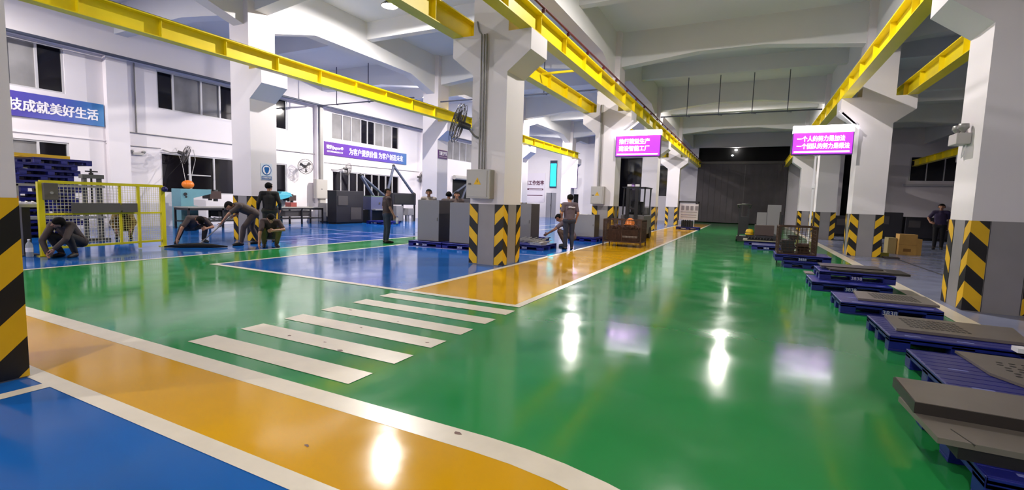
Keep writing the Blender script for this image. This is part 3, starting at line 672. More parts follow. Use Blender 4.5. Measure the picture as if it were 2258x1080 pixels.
# rusty cage cart on the yellow walkway
ct = cage('rusty wire cage cart standing on the yellow walkway', -4.17, 15.05, 0.0, -2.98, 15.85, 0.86, feet=0.14, step=0.045)
mb = MB(); mb.box(-4.05,15.12,0.16,-3.1,15.8,0.55)
for i in range(12): mb.obox((-3.95+0.07*i, 15.3+0.04*(i % 3), 0.6+0.04*(i % 2)),(0.1,0.3,0.08),(0.2*(i % 3),0.3,0.1*i))
tag(mb.build('scrap_load', mat('rust_scrap', (70,46,38), 0.75, 0.2, noise=(14,0.5))), 'brown metal scrap filling the rusty cage cart', 'scrap')
tag(MB().box(-3.6,15.1,0.30,-3.1,15.11,0.36).build('pale_strip', ALU), 'pale metal strip lying inside the front of the cage cart', 'strip')
hh = MB(); hh.lathe((-3.42,15.45,0.70),[(0.19,0.0),(0.15,0.02),(0.145,0.09),(0.11,0.17),(0.05,0.205),(0.0,0.21)],20); hh = hh.build('hard_hat', ORANGE); tag(hh, 'orange hard hat lying on the scrap in the cage cart', 'hard hat')
# forklift behind the cage cart
ft = thing('forklift', 'dark forklift with tall mast behind the rusty cage cart', 'forklift', (-4.1, 18.9, 0))
MB().box(-4.5,18.6,0.18,-3.6,20.2,0.95).box(-4.4,19.7,0.95,-3.7,20.3,1.25).build('body', mat('forklift_grey', (104,100,104), 0.45), ft, bevel=0.04)
m_ = MB(); m_.bar((-4.22,18.45,0.05),(-4.22,18.45,2.05),0.09,0.12); m_.bar((-3.88,18.45,0.05),(-3.88,18.45,2.05),0.09,0.12); m_.bar((-4.22,18.45,2.0),(-3.88,18.45,2.0),0.08); m_.bar((-4.22,18.45,1.2),(-3.88,18.45,1.2),0.07); m_.build('mast', DARK, ft)
o_ = MB(); [o_.bar((x,y,0.9),(x,y+0.1,2.0),0.05) for x in (-4.45,-3.65) for y in (18.7,19.9)]; o_.box(-4.5,18.65,2.0,-3.6,20.05,2.04); o_.build('overhead_guard', DARK, ft)
MB().box(-4.25,18.4,2.04,-4.1,18.5,2.12).box(-3.95,18.4,2.04,-3.8,18.5,2.12).build('work_lights', LETW, ft)
fk = MB(); [fk.box(x-0.05,17.75,0.06,x+0.05,18.4,0.1) for x in (-4.3,-3.8)]; fk.build('forks', STEEL, ft)
for x in (-4.48,-3.68):
    for y in (18.8,19.95): MB().cyl((x-0.06,y,0.24),(x+0.1,y,0.24),0.24,n=20).build('wheel', BLACKM, ft)
MB().box(-4.35,19.2,0.95,-3.8,19.6,1.05).obox((-4.07,19.6,1.25),(0.5,0.08,0.45),(-0.15,0,0)).build('seat', BLACKM, ft)
# notice board cart
nb = thing('notice_board', 'white notice board with rows of text on a dark pallet stand', 'notice board', (-3.1, 29.0, 0))
MB().box(-3.68,28.98,0.55,-3.62,29.04,1.62).box(-2.62,28.98,0.55,-2.56,29.04,1.62).box(-3.68,28.98,1.55,-2.56,29.04,1.64).build('stand_frame', DARK, nb)
MB().box(-3.62,28.97,0.58,-2.6,29.0,1.48).build('board', mat('notice_white', (206,198,208), 0.5), nb)
for k, (x0, z0, x1, z1) in enumerate([(-3.52+0.25*i,1.12,-3.36+0.25*i,1.38) for i in range(4)]+[(-3.55,1.0,-2.66,1.04),(-3.52,0.84,-2.68,0.88),(-3.52,0.72,-2.68,0.75)]):
    MB().box(x0,28.962,z0,x1,28.97,z1).build('text_block', mat('notice_text', (134,124,136), 0.6) if 'notice_text' not in bpy.data.materials else bpy.data.materials['notice_text'], nb)
pallet('dark blue pallet under the notice board stand', -3.75, 28.9, 0, -2.5, 29.9, number=None, group='blue plastic pallets')
mb = MB(); mb.box(-3.5,29.15,0.15,-2.9,29.7,0.52); [mb.tube([(-3.4+0.12*i,29.1,0.2),(-3.42+0.12*i,29.05,0.42),(-3.38+0.12*i,29.1,0.56)],0.03,8) for i in range(4)]
tag(mb.build('parts_crate', DARK), 'dark crate of parts standing under the notice board', 'crate')
# goods on the right behind the wire cage
pallet('blue pallet of the far goods pile, with white stencil', 0.15, 17.55, 0, 1.0, 18.6)
pallet('blue pallet under the light edged board of the far goods pile', -0.1, 19.4, 0, 1.0, 20.5)
plate('pale edged board on the far goods pallet', rect(-0.14,19.35,1.0,20.5), 0.16, 0.03, name='pale_board', cat='board', m=mat('pale_board', (150,142,122), 0.5))
mb = MB(); mb.box(0.0,19.5,0.19,0.95,20.3,0.36); [mb.tube([(0.02+0.1*i,19.45,0.22),(0.06+0.1*i,19.42,0.3),(0.12+0.1*i,19.46,0.24)],0.025,6) for i in range(8)]
tag(mb.build('cable_heap', DARK), 'dark heap of cables on the pale edged board', 'cables')
mb = MB(); mb.box(0.22,19.7,0.37,0.85,20.3,0.74); tag(mb.build('brown_crate', mat('brown_crate', (70,54,54), 0.6)), 'brown crate on the dark heap behind the wire cage', 'crate')
tag(MB().obox((0.86,20.85,0.75),(0.46,0.05,1.5),(-0.12,0,0)).build('grey_board', CABG), 'tall grey board leaning behind the brown crate', 'board')
tag(MB().obox((0.45,20.95,0.6),(0.34,0.05,1.2),(-0.12,0,0)).build('grey_board', CABG), 'lower grey board leaning left of the tall grey board', 'board')
tag(MB().bar((1.05,19.35,0.0),(1.05,19.35,1.15),0.07).build('dark_post', DARK), 'dark post standing at the right end of the far goods pile', 'post')
mo = thing('yellow_motor', 'small yellow banded motor lying at the left end of the far goods pile', 'motor', (0.06,19.75,0.37)); MB().lathe((0.06,19.75,0.365),[(0.0,0.0),(0.14,0.0),(0.15,0.05),(0.12,0.08),(0.14,0.12),(0.10,0.2),(0,0.22)],16).build('motor_body', YEL, mo); MB().lathe((0.06,19.75,0.365),[(0.145,0.055),(0.15,0.06),(0.15,0.075),(0.13,0.08)],16).build('dark_band', DARK, mo)
pt = thing('hand_truck', 'dark upright pallet lifter at the left end of the far goods pile', 'lifter', (-0.18, 21.3, 0))
mb = MB(); [mb.bar((x,21.3,0.05),(x,21.3,1.55),0.07) for x in (-0.33,-0.03)]; [mb.bar((-0.33,21.3,z),(-0.03,21.3,z),0.06) for z in (0.4,0.9,1.5)]; mb.box(-0.3,21.25,0.3,-0.06,21.38,1.0); mb.build('upright_frame', DARK, pt)
MB().tube([(-0.38,21.25,1.35),(-0.43,21.1,1.47),(-0.18,21.05,1.5),(0.07,21.1,1.47),(0.02,21.25,1.35)],0.024,8).build('handle', STEEL, pt)
MB().box(-0.4,21.3,0.04,0.04,21.9,0.22).build('motor_case', DARK, pt); MB().cyl((-0.42,21.35,0.1),(-0.36,21.35,0.1),0.1).build('wheel', BLACKM, pt); MB().cyl((0.0,21.35,0.1),(0.06,21.35,0.1),0.1).build('wheel', BLACKM, pt)
# cardboard boxes, broom, dustpan
bx = MB().box(4.40,19.3,0,4.86,19.75,0.66).build('cardboard_box', CARD); tag(bx, 'tall brown cardboard box stack front standing on the grey floor', 'box')
MB().box(4.40,19.294,0.32,4.86,19.3,0.325).box(4.52,19.293,0.1,4.72,19.299,0.2).build('tape_and_print', mat('box_print', (150,104,50), 0.7), bx)
tag(MB().box(4.87,19.36,0,5.0,19.8,0.52).build('cardboard_box', CARD), 'smaller cardboard box tucked at the right of the tall one', 'box')
tag(MB().box(4.16,19.5,0,4.38,20.0,0.52).build('cardboard_box', CARD2), 'pale flat cardboard leaning at the left of the tall box', 'box')
br = thing('broom', 'broom leaning behind the second right column with yellow head', 'broom', (3.75, 18.0, 0))
MB().tube([(3.72,18.0,0.08),(3.6,18.02,0.9)],0.014,8).build('handle', DARK, br); MB().box(3.62,17.95,0.0,3.88,18.08,0.12).build('brush', mat('broom_yellow', (150,140,40), 0.6), br)
tag(MB().box(3.62,17.2,0,3.98,17.5,0.05).build('dustpan', mat('dark_brown', (50,40,40), 0.6)), 'dark flat dustpan on the floor beside the second right column', 'dustpan')
# dark machines at the back of the dim right bay
for k, (x0,y0,x1,y1,h,lab) in enumerate(((4.0,30,5.6,31.2,1.1,'low dark machine in the dim right bay, left of its row'),(5.75,30,6.9,31.2,1.35,'tallest dark machine in the dim right bay'),(7.0,30,8.4,31.2,1.15,'dark machine in the dim right bay behind the man'),(8.5,30,10.2,31.2,1.0,'low dark machine in the dim right bay, right of its row'))):
    t = thing('dark_machine', lab, 'machine', ((x0+x1)/2,(y0+y1)/2,0)); MB().box(x0,y0,0.12,x1,y1,h).build('body', DARK, t, bevel=0.03); MB().box(x0+0.1,y0+0.1,0,x1-0.1,y1-0.1,0.12).build('plinth', BLACKM, t); MB().box(x0+0.15,y0-0.02,h*0.55,x0+0.6,y0,h*0.85).build('control_panel', CABD, t)
sp = struct(MB().box(8.45,EY-0.4,0,8.6,EY,5.4).build('trim_1', GREYP))
# ------------------------------------------------------------------ grey cabinets on pallets
def cabinet(label, x0, y0, z0, x1, y1, z1, rz=0.0, group='tall grey cabinets on pallets'):
    cx, cy = (x0+x1)/2, (y0+y1)/2; L, D, Hh = (x1-x0)/2, (y1-y0)/2, z1-z0
    t = thing('metal_cabinet', label, 'cabinet', (cx, cy, z0), rz, group)
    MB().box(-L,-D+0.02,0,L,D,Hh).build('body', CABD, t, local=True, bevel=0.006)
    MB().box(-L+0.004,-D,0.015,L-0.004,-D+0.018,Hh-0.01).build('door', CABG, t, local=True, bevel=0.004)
    MB().box(L-0.06,-D-0.01,Hh*0.5,L-0.04,-D,Hh*0.58).build('door_handle', STEEL, t, local=True)
    return t
pallet('blue pallet under the left grey cabinet', -8.62, 10.76, 0, -7.5, 11.8)
pallet('blue pallet under the right grey cabinet', -7.46, 10.76, 0, -6.34, 11.8)
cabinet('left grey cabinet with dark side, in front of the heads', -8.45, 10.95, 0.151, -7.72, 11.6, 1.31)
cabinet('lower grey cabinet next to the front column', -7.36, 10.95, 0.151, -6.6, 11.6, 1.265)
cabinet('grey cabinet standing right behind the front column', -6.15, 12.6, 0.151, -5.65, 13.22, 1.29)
pallet('blue pallet with steel parts right of the front column', -6.1, 12.0, 0, -5.02, 13.1)
mb = MB(); mb.box(-5.42,12.05,0.15,-5.08,12.5,0.22); random.seed(3)
for i in range(16): mb.bar((-5.95+0.055*i,12.02,0.2+0.05*(i % 3)),(-5.7+0.055*i,12.32,0.24+0.05*((i+1) % 3)),0.02)
tag(mb.build('steel_offcuts', ALU), 'pile of pale steel offcuts on the pallet right of the front column', 'steel offcuts')
bt = thing('blue_bin', 'low blue tub in front of the crouching man', 'tub', (-5.85,13.65,0)); MB().box(-6.15,13.35,0,-5.6,13.95,0.03).box(-6.15,13.35,0.03,-5.6,13.38,0.24).box(-6.15,13.92,0.03,-5.6,13.95,0.24).box(-6.15,13.38,0.03,-6.12,13.92,0.24).box(-5.63,13.38,0.03,-5.6,13.92,0.24).build('tub', PALLET, bt); MB().box(-6.18,13.32,0.22,-6.14,13.98,0.25).box(-5.61,13.32,0.22,-5.57,13.98,0.25).build('rim', PALLET, bt)
pallet('blue pallet behind the standing man, next to the second corridor column', -5.75, 16.1, 0, -4.72, 17.1, number=None)
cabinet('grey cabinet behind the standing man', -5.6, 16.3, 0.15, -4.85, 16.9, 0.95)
# ------------------------------------------------------------------ window side: pallet stack, press, fence, benches, machines
st0 = pallet('lowest blue pallet of the tall stack behind the fence', -18.0, 5.35, 0, -16.9, 6.6, number=None, group='tall stack of blue pallets behind the fence')
ords = ['second','third','fourth','fifth','sixth','seventh','eighth','ninth','tenth','eleventh','twelfth','thirteenth']
for k in range(12):
    c = copy_tree(st0, (-17.45+0.03*((k*7) % 3-1), 5.97+0.07*((k*5) % 3-1), 0.152*(k+1)), 0.02*((k*3) % 3-1), '%s blue pallet from the floor in the tall stack behind the fence' % ords[k])
c = copy_tree(st0, (-17.4, 6.28, 0.152*13), 0.03, 'topmost blue pallet, pushed out to the right on the tall stack')
yf = thing('yellow_rack', 'yellow steel frame lying on top of the tall pallet stack', 'frame', (-17.4, 5.8, 2.13))
MB().box(-17.0,4.9,2.13,-16.92,6.45,2.21).box(-17.9,4.9,2.13,-17.82,6.45,2.21).box(-17.815,6.3,2.135,-17.005,6.44,2.205).box(-17.815,4.91,2.135,-17.005,5.02,2.205).box(-17.815,5.5,2.135,-17.005,5.62,2.205).build('beams', YEL, yf)
rk = thing('gap_fill_rack', 'dark rack added behind the tall pallet stack to darken its gaps', 'rack', (-18.9, 5.6, 0))  # added so the gaps between the pallets read dark, not as bright wall
mb = MB(); [mb.bar((x,y,0),(x,y,1.95),0.06) for x in (-19.3,-18.4) for y in (4.4,6.9)]; [mb.box(-19.33,4.37,z,-18.37,6.93,z+0.05) for z in (0.1,0.7,1.3,1.9)]; mb.build('rack_frame', DARK, rk)
mb = MB(); random.seed(5)
for z in (0.15,0.75,1.35):
    y = 4.45
    while y < 6.6:
        w_ = random.uniform(.22,.4); mb.box(-19.2,y,z,-18.45,y+w_,z+random.uniform(.3,.52)); y += w_+.02
mb.build('gap_fill_load', mat('gap_fill_dark', (44,30,44), 0.6, noise=(3,0.5)), rk)
pr_ = thing('workshop_press', 'hydraulic press with twin uprights behind the fence mesh', 'press', (-15.2, 6.2, 0))
mb = MB()
for y in (6.05, 6.36): mb.box(-15.26,y-0.035,0,-15.14,y+0.035,1.68)
mb.box(-15.3,5.98,1.6,-15.1,6.43,1.7); mb.box(-15.35,5.9,0,-15.05,6.5,0.06); mb.build('uprights', mat('press_dark', (84,84,80), 0.45), pr_)
MB().cyl((-15.2,6.2,0.95),(-15.2,6.2,1.85),0.022).cyl((-15.2,6.08,1.78),(-15.2,6.34,1.78),0.016).cyl((-15.2,6.16,1.72),(-15.2,6.24,1.72),0.03).build('screw', DARK, pr_)
MB().box(-15.4,4.7,1.36,-15.0,6.4,1.42).box(-15.4,4.9,0.58,-15.0,6.4,0.64).box(-15.4,6.35,0,-15.34,6.41,1.4).box(-15.4,4.7,0,-15.34,4.76,1.4).box(-15.06,4.7,0,-15.0,4.76,1.4).build('rack', ALU, pr_)
# safety fence
FY = mat('fence_yellow', (214,200,16), 0.42, noise=(3,0.05)); FMESH = mat('fence_mesh_white', (196,190,170), 0.45); FMESHY = mat('fence_mesh_yellow', (206,196,110), 0.45)
A = Vector((-12.27,4.19,0)); B = Vector((-12.66,6.53,0)); up1 = Vector((0,0,1))
fc = thing('safety_fence', 'yellow steel safety fence with wire mesh panels in front of the press', 'fence', (-12.45,5.4,0))
P_ = lambda t, z: A+(B-A)*t+up1*z
for t, w, z0 in ((0,0.085,0.02),(0.60,0.045,0.12),(0.765,0.05,0.02),(1.0,0.085,0.02)): MB().bar(P_(t,z0), P_(t,1.45), w).build('post', FY, fc)
for z, w, t1 in ((1.45,0.06,1.0),(0.82,0.04,1.0),(0.15,0.045,1.0)): MB().bar(P_(0,z), P_(t1,z), w).build('rail', FY, fc)
for t in (0,1.0): MB().obox(P_(t,0.01),(0.16,0.16,0.02)).build('foot_plate', FY, fc)
def fmesh(t0, t1, z0, z1, step, m, r):
    mb = MB(); L = (B-A).length
    n = int((t1-t0)*L/step)
    for i in range(1, n): mb.bar(P_(t0+(t1-t0)*i/n, z0), P_(t0+(t1-t0)*i/n, z1), r)
    k = int((z1-z0)/step)
    for j in range(1, k): mb.bar(P_(t0,z0+(z1-z0)*j/k), P_(t1,z0+(z1-z0)*j/k), r)
    mb.build('mesh_panel', m, fc)
fmesh(0,0.60,0.17,1.43,0.062,FMESH,0.008); fmesh(0.60,0.765,0.17,1.43,0.05,FMESHY,0.005); fmesh(0.765,1.0,0.17,1.43,0.05,FMESHY,0.005)
cbx = thing('control_box', 'dark grey control box on the near fence post', 'control box', (-12.2,4.33,1.12))
MB().box(-12.29+0.07,4.2,1.10,-12.13,4.42,1.43).build('body', mat('control_grey', (92,86,80), 0.5), cbx, bevel=0.01); MB().cyl((-12.13,4.31,1.24),(-12.1,4.31,1.24),0.025,n=12).build('button', ALU, cbx)
MB().ball(P_(1.0,1.38)+Vector((0.07,0.02,0)),0.065).build('blue_knob', mat('deep_blue', (28,24,96), 0.4), fc)
nrm_ = Vector(((B-A).y, -(B-A).x, 0)).normalized()
mb = MB(); mb.bar(P_(0.2,0.94)+nrm_*0.06, P_(0.585,0.94)+nrm_*0.06, 0.03, 0.2); mb.bar(P_(0.60,0.94)+nrm_*0.06, P_(0.735,0.94)+nrm_*0.06, 0.03, 0.2); mb.bar(P_(0.58,0.94)+nrm_*0.06, P_(0.61,0.94)+nrm_*0.06, 0.028, 0.12)
tag(mb.build('grey_plate', mat('grey_beam_paint', (84,80,78), 0.5)), 'wide grey notched plate fixed across the fence mesh', 'plate')
pd = thing('control_pedestal', 'dark pedestal with tilted button panel left of the fence', 'pedestal', (-12.65,4.08,0))
MB().box(-12.72,4.02,0.02,-12.6,4.14,0.95).box(-12.82,3.92,0,-12.5,4.24,0.02).build('post', DARK, pd)
MB().obox((-12.62,4.05,1.0),(0.22,0.42,0.06),(0,0.2,0)).build('panel', ALU, pd)
for k in range(4): MB().cyl((-12.6,3.91+0.09*k,1.03),(-12.59,3.91+0.09*k,1.06),0.02,n=10).build('button', LETW, pd)
tag(MB().cyl((-12.7,3.98,1.035),(-12.7,3.98,1.16),0.035,n=12).build('orange_cup', mat('orange_brown', (170,84,40), 0.5)), 'orange brown cup standing on the button pedestal', 'cup')
bo = thing('water_bottle', 'clear water bottle on the floor beside the fence post', 'bottle', (-12.3,4.0,0)); MB().lathe((-12.3,4.0,0),[(0.0,0.0),(0.05,0.0),(0.055,0.02),(0.055,0.22),(0.045,0.26),(0.02,0.30),(0.02,0.32)],16).build('bottle', mat('bottle_plastic', (190,196,206), 0.15, alpha=0.6), bo); MB().cyl((-12.3,4.0,0.32),(-12.3,4.0,0.345),0.022).build('cap', LETW, bo); MB().cyl((-12.3,4.0,0.10),(-12.3,4.0,0.18),0.057,n=16).build('bottle_label', LETW, bo)
tag(MB().box(-12.5,3.6,0,-12.3,3.85,0.05).build('white_box', LETW), 'small white box on the floor by the pedestal', 'box')
# benches
BENCHTOP = mat('bench_top', (150,146,140), 0.45)
def bench(label, x0, x1, y0, y1, h):
    t = thing('work_bench', label, 'work bench', ((x0+x1)/2,(y0+y1)/2,0))
    MB().box(x0,y0,h-0.04,x1,y1,h).build('bench_top', BENCHTOP, t)
    for x in (x0+0.04,x1-0.04):
        for y in (y0+0.04,(y0+y1)/2,y1-0.04): MB().bar((x,y,0),(x,y,h-0.04),0.06).build('leg', DARK, t)
    MB().box(x0+0.02,y0+0.02,0.24,x1-0.02,y1-0.02,0.28).build('shelf', DARK, t); MB().box(x0+0.02,y0+0.02,h-0.12,x1-0.01,y1-0.02,h-0.04).build('apron', DARK, t)
    return t
bench('dark steel bench carrying the blue grey press arm', -18.8, -17.9, 10.05, 12.6, 0.79); bench('dark steel bench in front of the bright teal press', -19.3, -18.4, 14.1, 16.55, 0.78)
tag(MB().box(-18.5,11.2,0.42,-18.0,11.95,0.65).build('black_case', BLACKM), 'black case hanging under the top of the left bench', 'case')
tag(MB().box(-19.0,14.5,0.35,-18.5,15.9,0.62).build('dark_drawer_unit', CABD), 'dark drawer unit under the right bench', 'drawer unit')
mb = MB(); [mb.bar((-18.0,10.9+0.2*i,0.32),(-18.6,11.0+0.2*i,0.36),0.05) for i in range(6)]; tag(mb.build('steel_bars', ALU), 'loose pale steel bars on the shelf of the left bench', 'steel bars')
def cpress(label, x0, x1, y0, z1, m, base, s=1.0):
    t = thing('c_frame_press', label, 'press', ((x0+x1)/2, y0+0.4, base))
    P = [(y0,base),(y0+0.62*s,base),(y0+0.62*s,0.8),(y0+0.46*s,0.82),(y0+0.46*s,z1-0.34*s),(y0+1.12*s,z1-0.17*s),(y0+1.12*s,z1),(y0,z1)]
    MB().prism(P, 'x', x0, x1).build('frame', m, t, bevel=0.012)
    MB().cyl(((x0+x1)/2,y0+1.25*s,z1-0.42*s),((x0+x1)/2,y0+1.25*s,z1+0.02),0.07*s,n=16).cyl(((x0+x1)/2,y0+1.47*s,z1-0.46*s),((x0+x1)/2,y0+1.47*s,z1),0.085*s,n=16).build('cylinders', mat('press_cylinder', (88,90,94), 0.35, 0.5) if 'press_cylinder' not in bpy.data.materials else bpy.data.materials['press_cylinder'], t)
    MB().box(x0+0.05,y0+1.1*s,z1-0.36*s,x1-0.05,y0+1.55*s,z1-0.06*s).build('head_block', mat('press_brown', (62,44,44), 0.5) if 'press_brown' not in bpy.data.materials else bpy.data.materials['press_brown'], t)
    MB().cyl((x1,y0+0.16*s,z1-0.2*s),(x1+0.03,y0+0.16*s,z1-0.2*s),0.06*s,n=16).cyl((x1,y0+0.19*s,z1-0.3*s),(x1+0.02,y0+0.19*s,z1-0.3*s),0.035*s,n=12).build('dial', DARK, t)
    return t
cpress('blue grey deep throat press with an orange pumpkin on top', -19.45, -18.86, 10.35, 1.44, TEAL, 0.0)
q = cpress('smaller bright teal press behind the right bench', -19.9, -19.36, 14.5, 1.36, TEAL2, 0.0, 0.85)
MB().prism([(14.95,1.30),(15.6,1.24),(15.5,1.42),(15.25,1.47),(15.0,1.45)], 'x', -19.88, -19.38).build('top_cover', TEAL2, q, bevel=0.02)
tag(MB().box(-19.2,15.05,0.78,-18.8,15.35,0.98).build('red_motor', mat('red_motor', (150,70,66), 0.5)), 'red block standing on the right bench under the teal press arm', 'block')
mb = MB()
c0 = Vector((-19.1,10.75,1.602)); n = 40; k_ = 14; vv = []; ff = []
for i in range(k_+1):
    t = PI*i/k_
    for j in range(n):
        a = 2*PI*j/n; r = 0.18*(1+0.07*abs(math.cos(a*4))); vv.append(c0+Vector((math.sin(t)*math.cos(a)*r, math.sin(t)*math.sin(a)*r*1.1, math.cos(t)*0.165)))
for i in range(k_):
    for j in range(n): ff.append((i*n+j,(i+1)*n+j,(i+1)*n+(j+1) % n,i*n+(j+1) % n))
mb.add(vv, ff, 0, True); pk = mb.build('pumpkin', ORANGE); tag(pk, 'orange pumpkin sitting on top of the blue grey press', 'pumpkin'); MB().tube([c0+Vector((0,0,0.1)), c0+Vector((0,0.04,0.16))],[0.02,0.012],8).build('stem', GREENM, pk)
mb = MB(); mb.tube([(-19.99,11.5,3.0),(-19.7,11.4,2.6),(-19.3,11.0,1.9),(-19.2,10.95,1.45)],0.012,6).tube([(-19.99,10.85,3.0),(-19.6,10.85,2.4),(-19.25,10.8,1.45)],0.01,6); tag(mb.build('hanging_hose', ALU), 'pale air hoses hanging in front of the white framed lower window', 'hose')
# black machines with fume arms
def machine(label, x0, y0, x1, y1, z0, z1, extra=None, m=DARK, name='dark_machine', cat='machine', legs=True):
    t = thing(name, label, cat, ((x0+x1)/2,(y0+y1)/2,0))
    MB().box(x0,y0,z0,x1,y1,z1).build('body', m, t, bevel=0.015)
    if z0 > 0.3:
        for x in (x0+0.06,x1-0.06):
            for y in (y0+0.06,y1-0.06): MB().bar((x,y,0),(x,y,z0),0.08).build('leg', m, t)
    elif z0 > 0: MB().box(x0+0.05,y0+0.05,0,x1-0.05,y1-0.05,z0).build('plinth', BLACKM, t)
    if extra: extra(t)
    return t
machine('large black cabinet machine below the long banner', -18.1,16.5,-17.5,18.25,0.08,1.6, lambda t: MB().box(-17.5,16.6,0.9,-17.48,17.2,1.35).box(-17.5,17.4,0.2,-17.485,18.1,0.8).build('front_panels', CABD, t))
machine('blue grey sloped console between the two black machines', -18.3,18.7,-17.4,19.95,0.68,1.36, lambda t: (MB().box(-17.4,18.75,0.66,-17.15,19.9,0.72).build('keyboard_shelf', ALU, t), MB().box(-18.3,18.7,0.0,-17.6,19.95,0.66).build('cabinet_base', BLACKM, t), MB().box(-18.3,18.7,1.36,-17.4,19.95,1.4).build('cap', GREENM, t)), m=mat('console_blue', (74,78,112), 0.45))
machine('black box shaped machine on legs right of the console', -18.5,20.45,-17.5,22.5,0.95,1.6, lambda t: MB().box(-17.5,20.6,1.0,-17.485,22.3,1.5).build('front_panel', BLACKM, t))
machine('grey cabinet standing under the black box shaped machine', -17.95,20.55,-17.3,21.1,0.06,0.9, m=CABG)
machine('grey motor stand under the right end of the black box machine', -18.0,21.7,-17.4,22.2,0.35,0.75, m=CABG)
machine('grey green low housing left of the blue grey console', -18.4,18.2,-17.3,18.66,0.3,0.92, m=GREENM) if False else None
machine('plain grey cabinet at the left of the black cabinet machine', -19.6,17.3,-19.05,18.2,0.04,0.96, m=CABG, name='metal_cabinet', cat='cabinet')
pallet('bright blue pallet on the floor before the blue grey console', -17.1, 18.05, 0, -15.95, 19.25, number='38', group='blue plastic pallets')
HOSE = mat('fume_hose', (66,72,92), 0.5)
def arm(label, pts, r=0.075):
    t = thing('fume_arm', label, 'fume arm', pts[0]); P = [Vector(p) for p in pts]
    mb = MB()
    for a, b in zip(P, P[1:]):
        n = 18; mb.tube([a+(b-a)*i/n for i in range(n+1)], [r*(1.0 if i % 2 else 0.9) for i in range(n+1)], 12)
    mb.build('hose', HOSE, t); j = MB(); [j.ball(p, r*1.15, 12, 8) for p in P[1:-1]]; j.build('joint', BLACKM, t)
    e = MB(); d = (P[-1]-P[-2]).normalized(); e.tube([P[-1], P[-1]+d*0.14],[r,r*1.7],14); e.build('hood', BLACKM, t)
    return t
arm('dark fume extraction arm bent over the large black machine', [(-17.9,20.2,1.45),(-17.7,18.25,2.42),(-17.5,19.25,1.1)]); arm('tall fume extraction arm peaking below the long banner', [(-18.0,20.6,1.6),(-17.9,21.0,3.1),(-17.6,22.3,1.65)])
arm('fume extraction arm in front of the dark roller door', [(-18.6,27.6,1.5),(-18.4,29.6,2.5),(-18.2,28.6,1.4)])
machine('grey machine base under the right fume arm', -19.2,27.2,-17.9,29.4,0.1,1.4, m=CABD)
# ------------------------------------------------------------------ people
SKIN = mat('skin', (176,126,100), 0.5); HAIRM = mat('black_hair', (15,12,12), 0.85, spec=0.15); EYEM = mat('eye_dark', (22,16,14), 0.3); LIPM = mat('lip', (130,72,66), 0.5)
CLOTH = {}
def cloth(n, c):
    if n not in CLOTH: CLOTH[n] = mat(n, c, 0.85, noise=(7,0.14))
    return CLOTH[n]
SHOE = mat('dark_shoe', (28,26,28), 0.6)
def V3(*a): return Vector(a)
def mirror_(p): return Vector((-p[0], p[1], p[2]))
STAND = dict(hip=(.09,0,.88), knee=(.095,.015,.47), ank=(.10,-.03,.075), toe=(.125,.15,.03), pel=(0,0,.93), chest=(0,.01,1.25), sh=(.18,0,1.36), neck=(0,.01,1.42), head=(0,.035,1.56), el=(.235,-.03,1.09), wr=(.245,.05,.85), hd=(.01,.12,-1))
SQUAT = dict(hip=(.10,-.20,.30), knee=(.19,.20,.47), ank=(.14,0,.08), toe=(.17,.17,.03), pel=(0,-.20,.33), chest=(0,.02,.60), sh=(.17,.12,.70), neck=(0,.16,.73), head=(0,.27,.81), el=(.25,.28,.46), wr=(.16,.47,.28), hd=(-.1,.5,-1))
BEND = dict(hip=(.09,-.05,.84), knee=(.11,.03,.46), ank=(.12,0,.075), toe=(.15,.18,.03), pel=(0,-.04,.87), chest=(0,.24,1.0), sh=(.17,.36,1.05), neck=(0,.42,1.06), head=(0,.55,1.04), el=(.22,.40,.78), wr=(.12,.55,.62), hd=(-.2,.5,-.8))
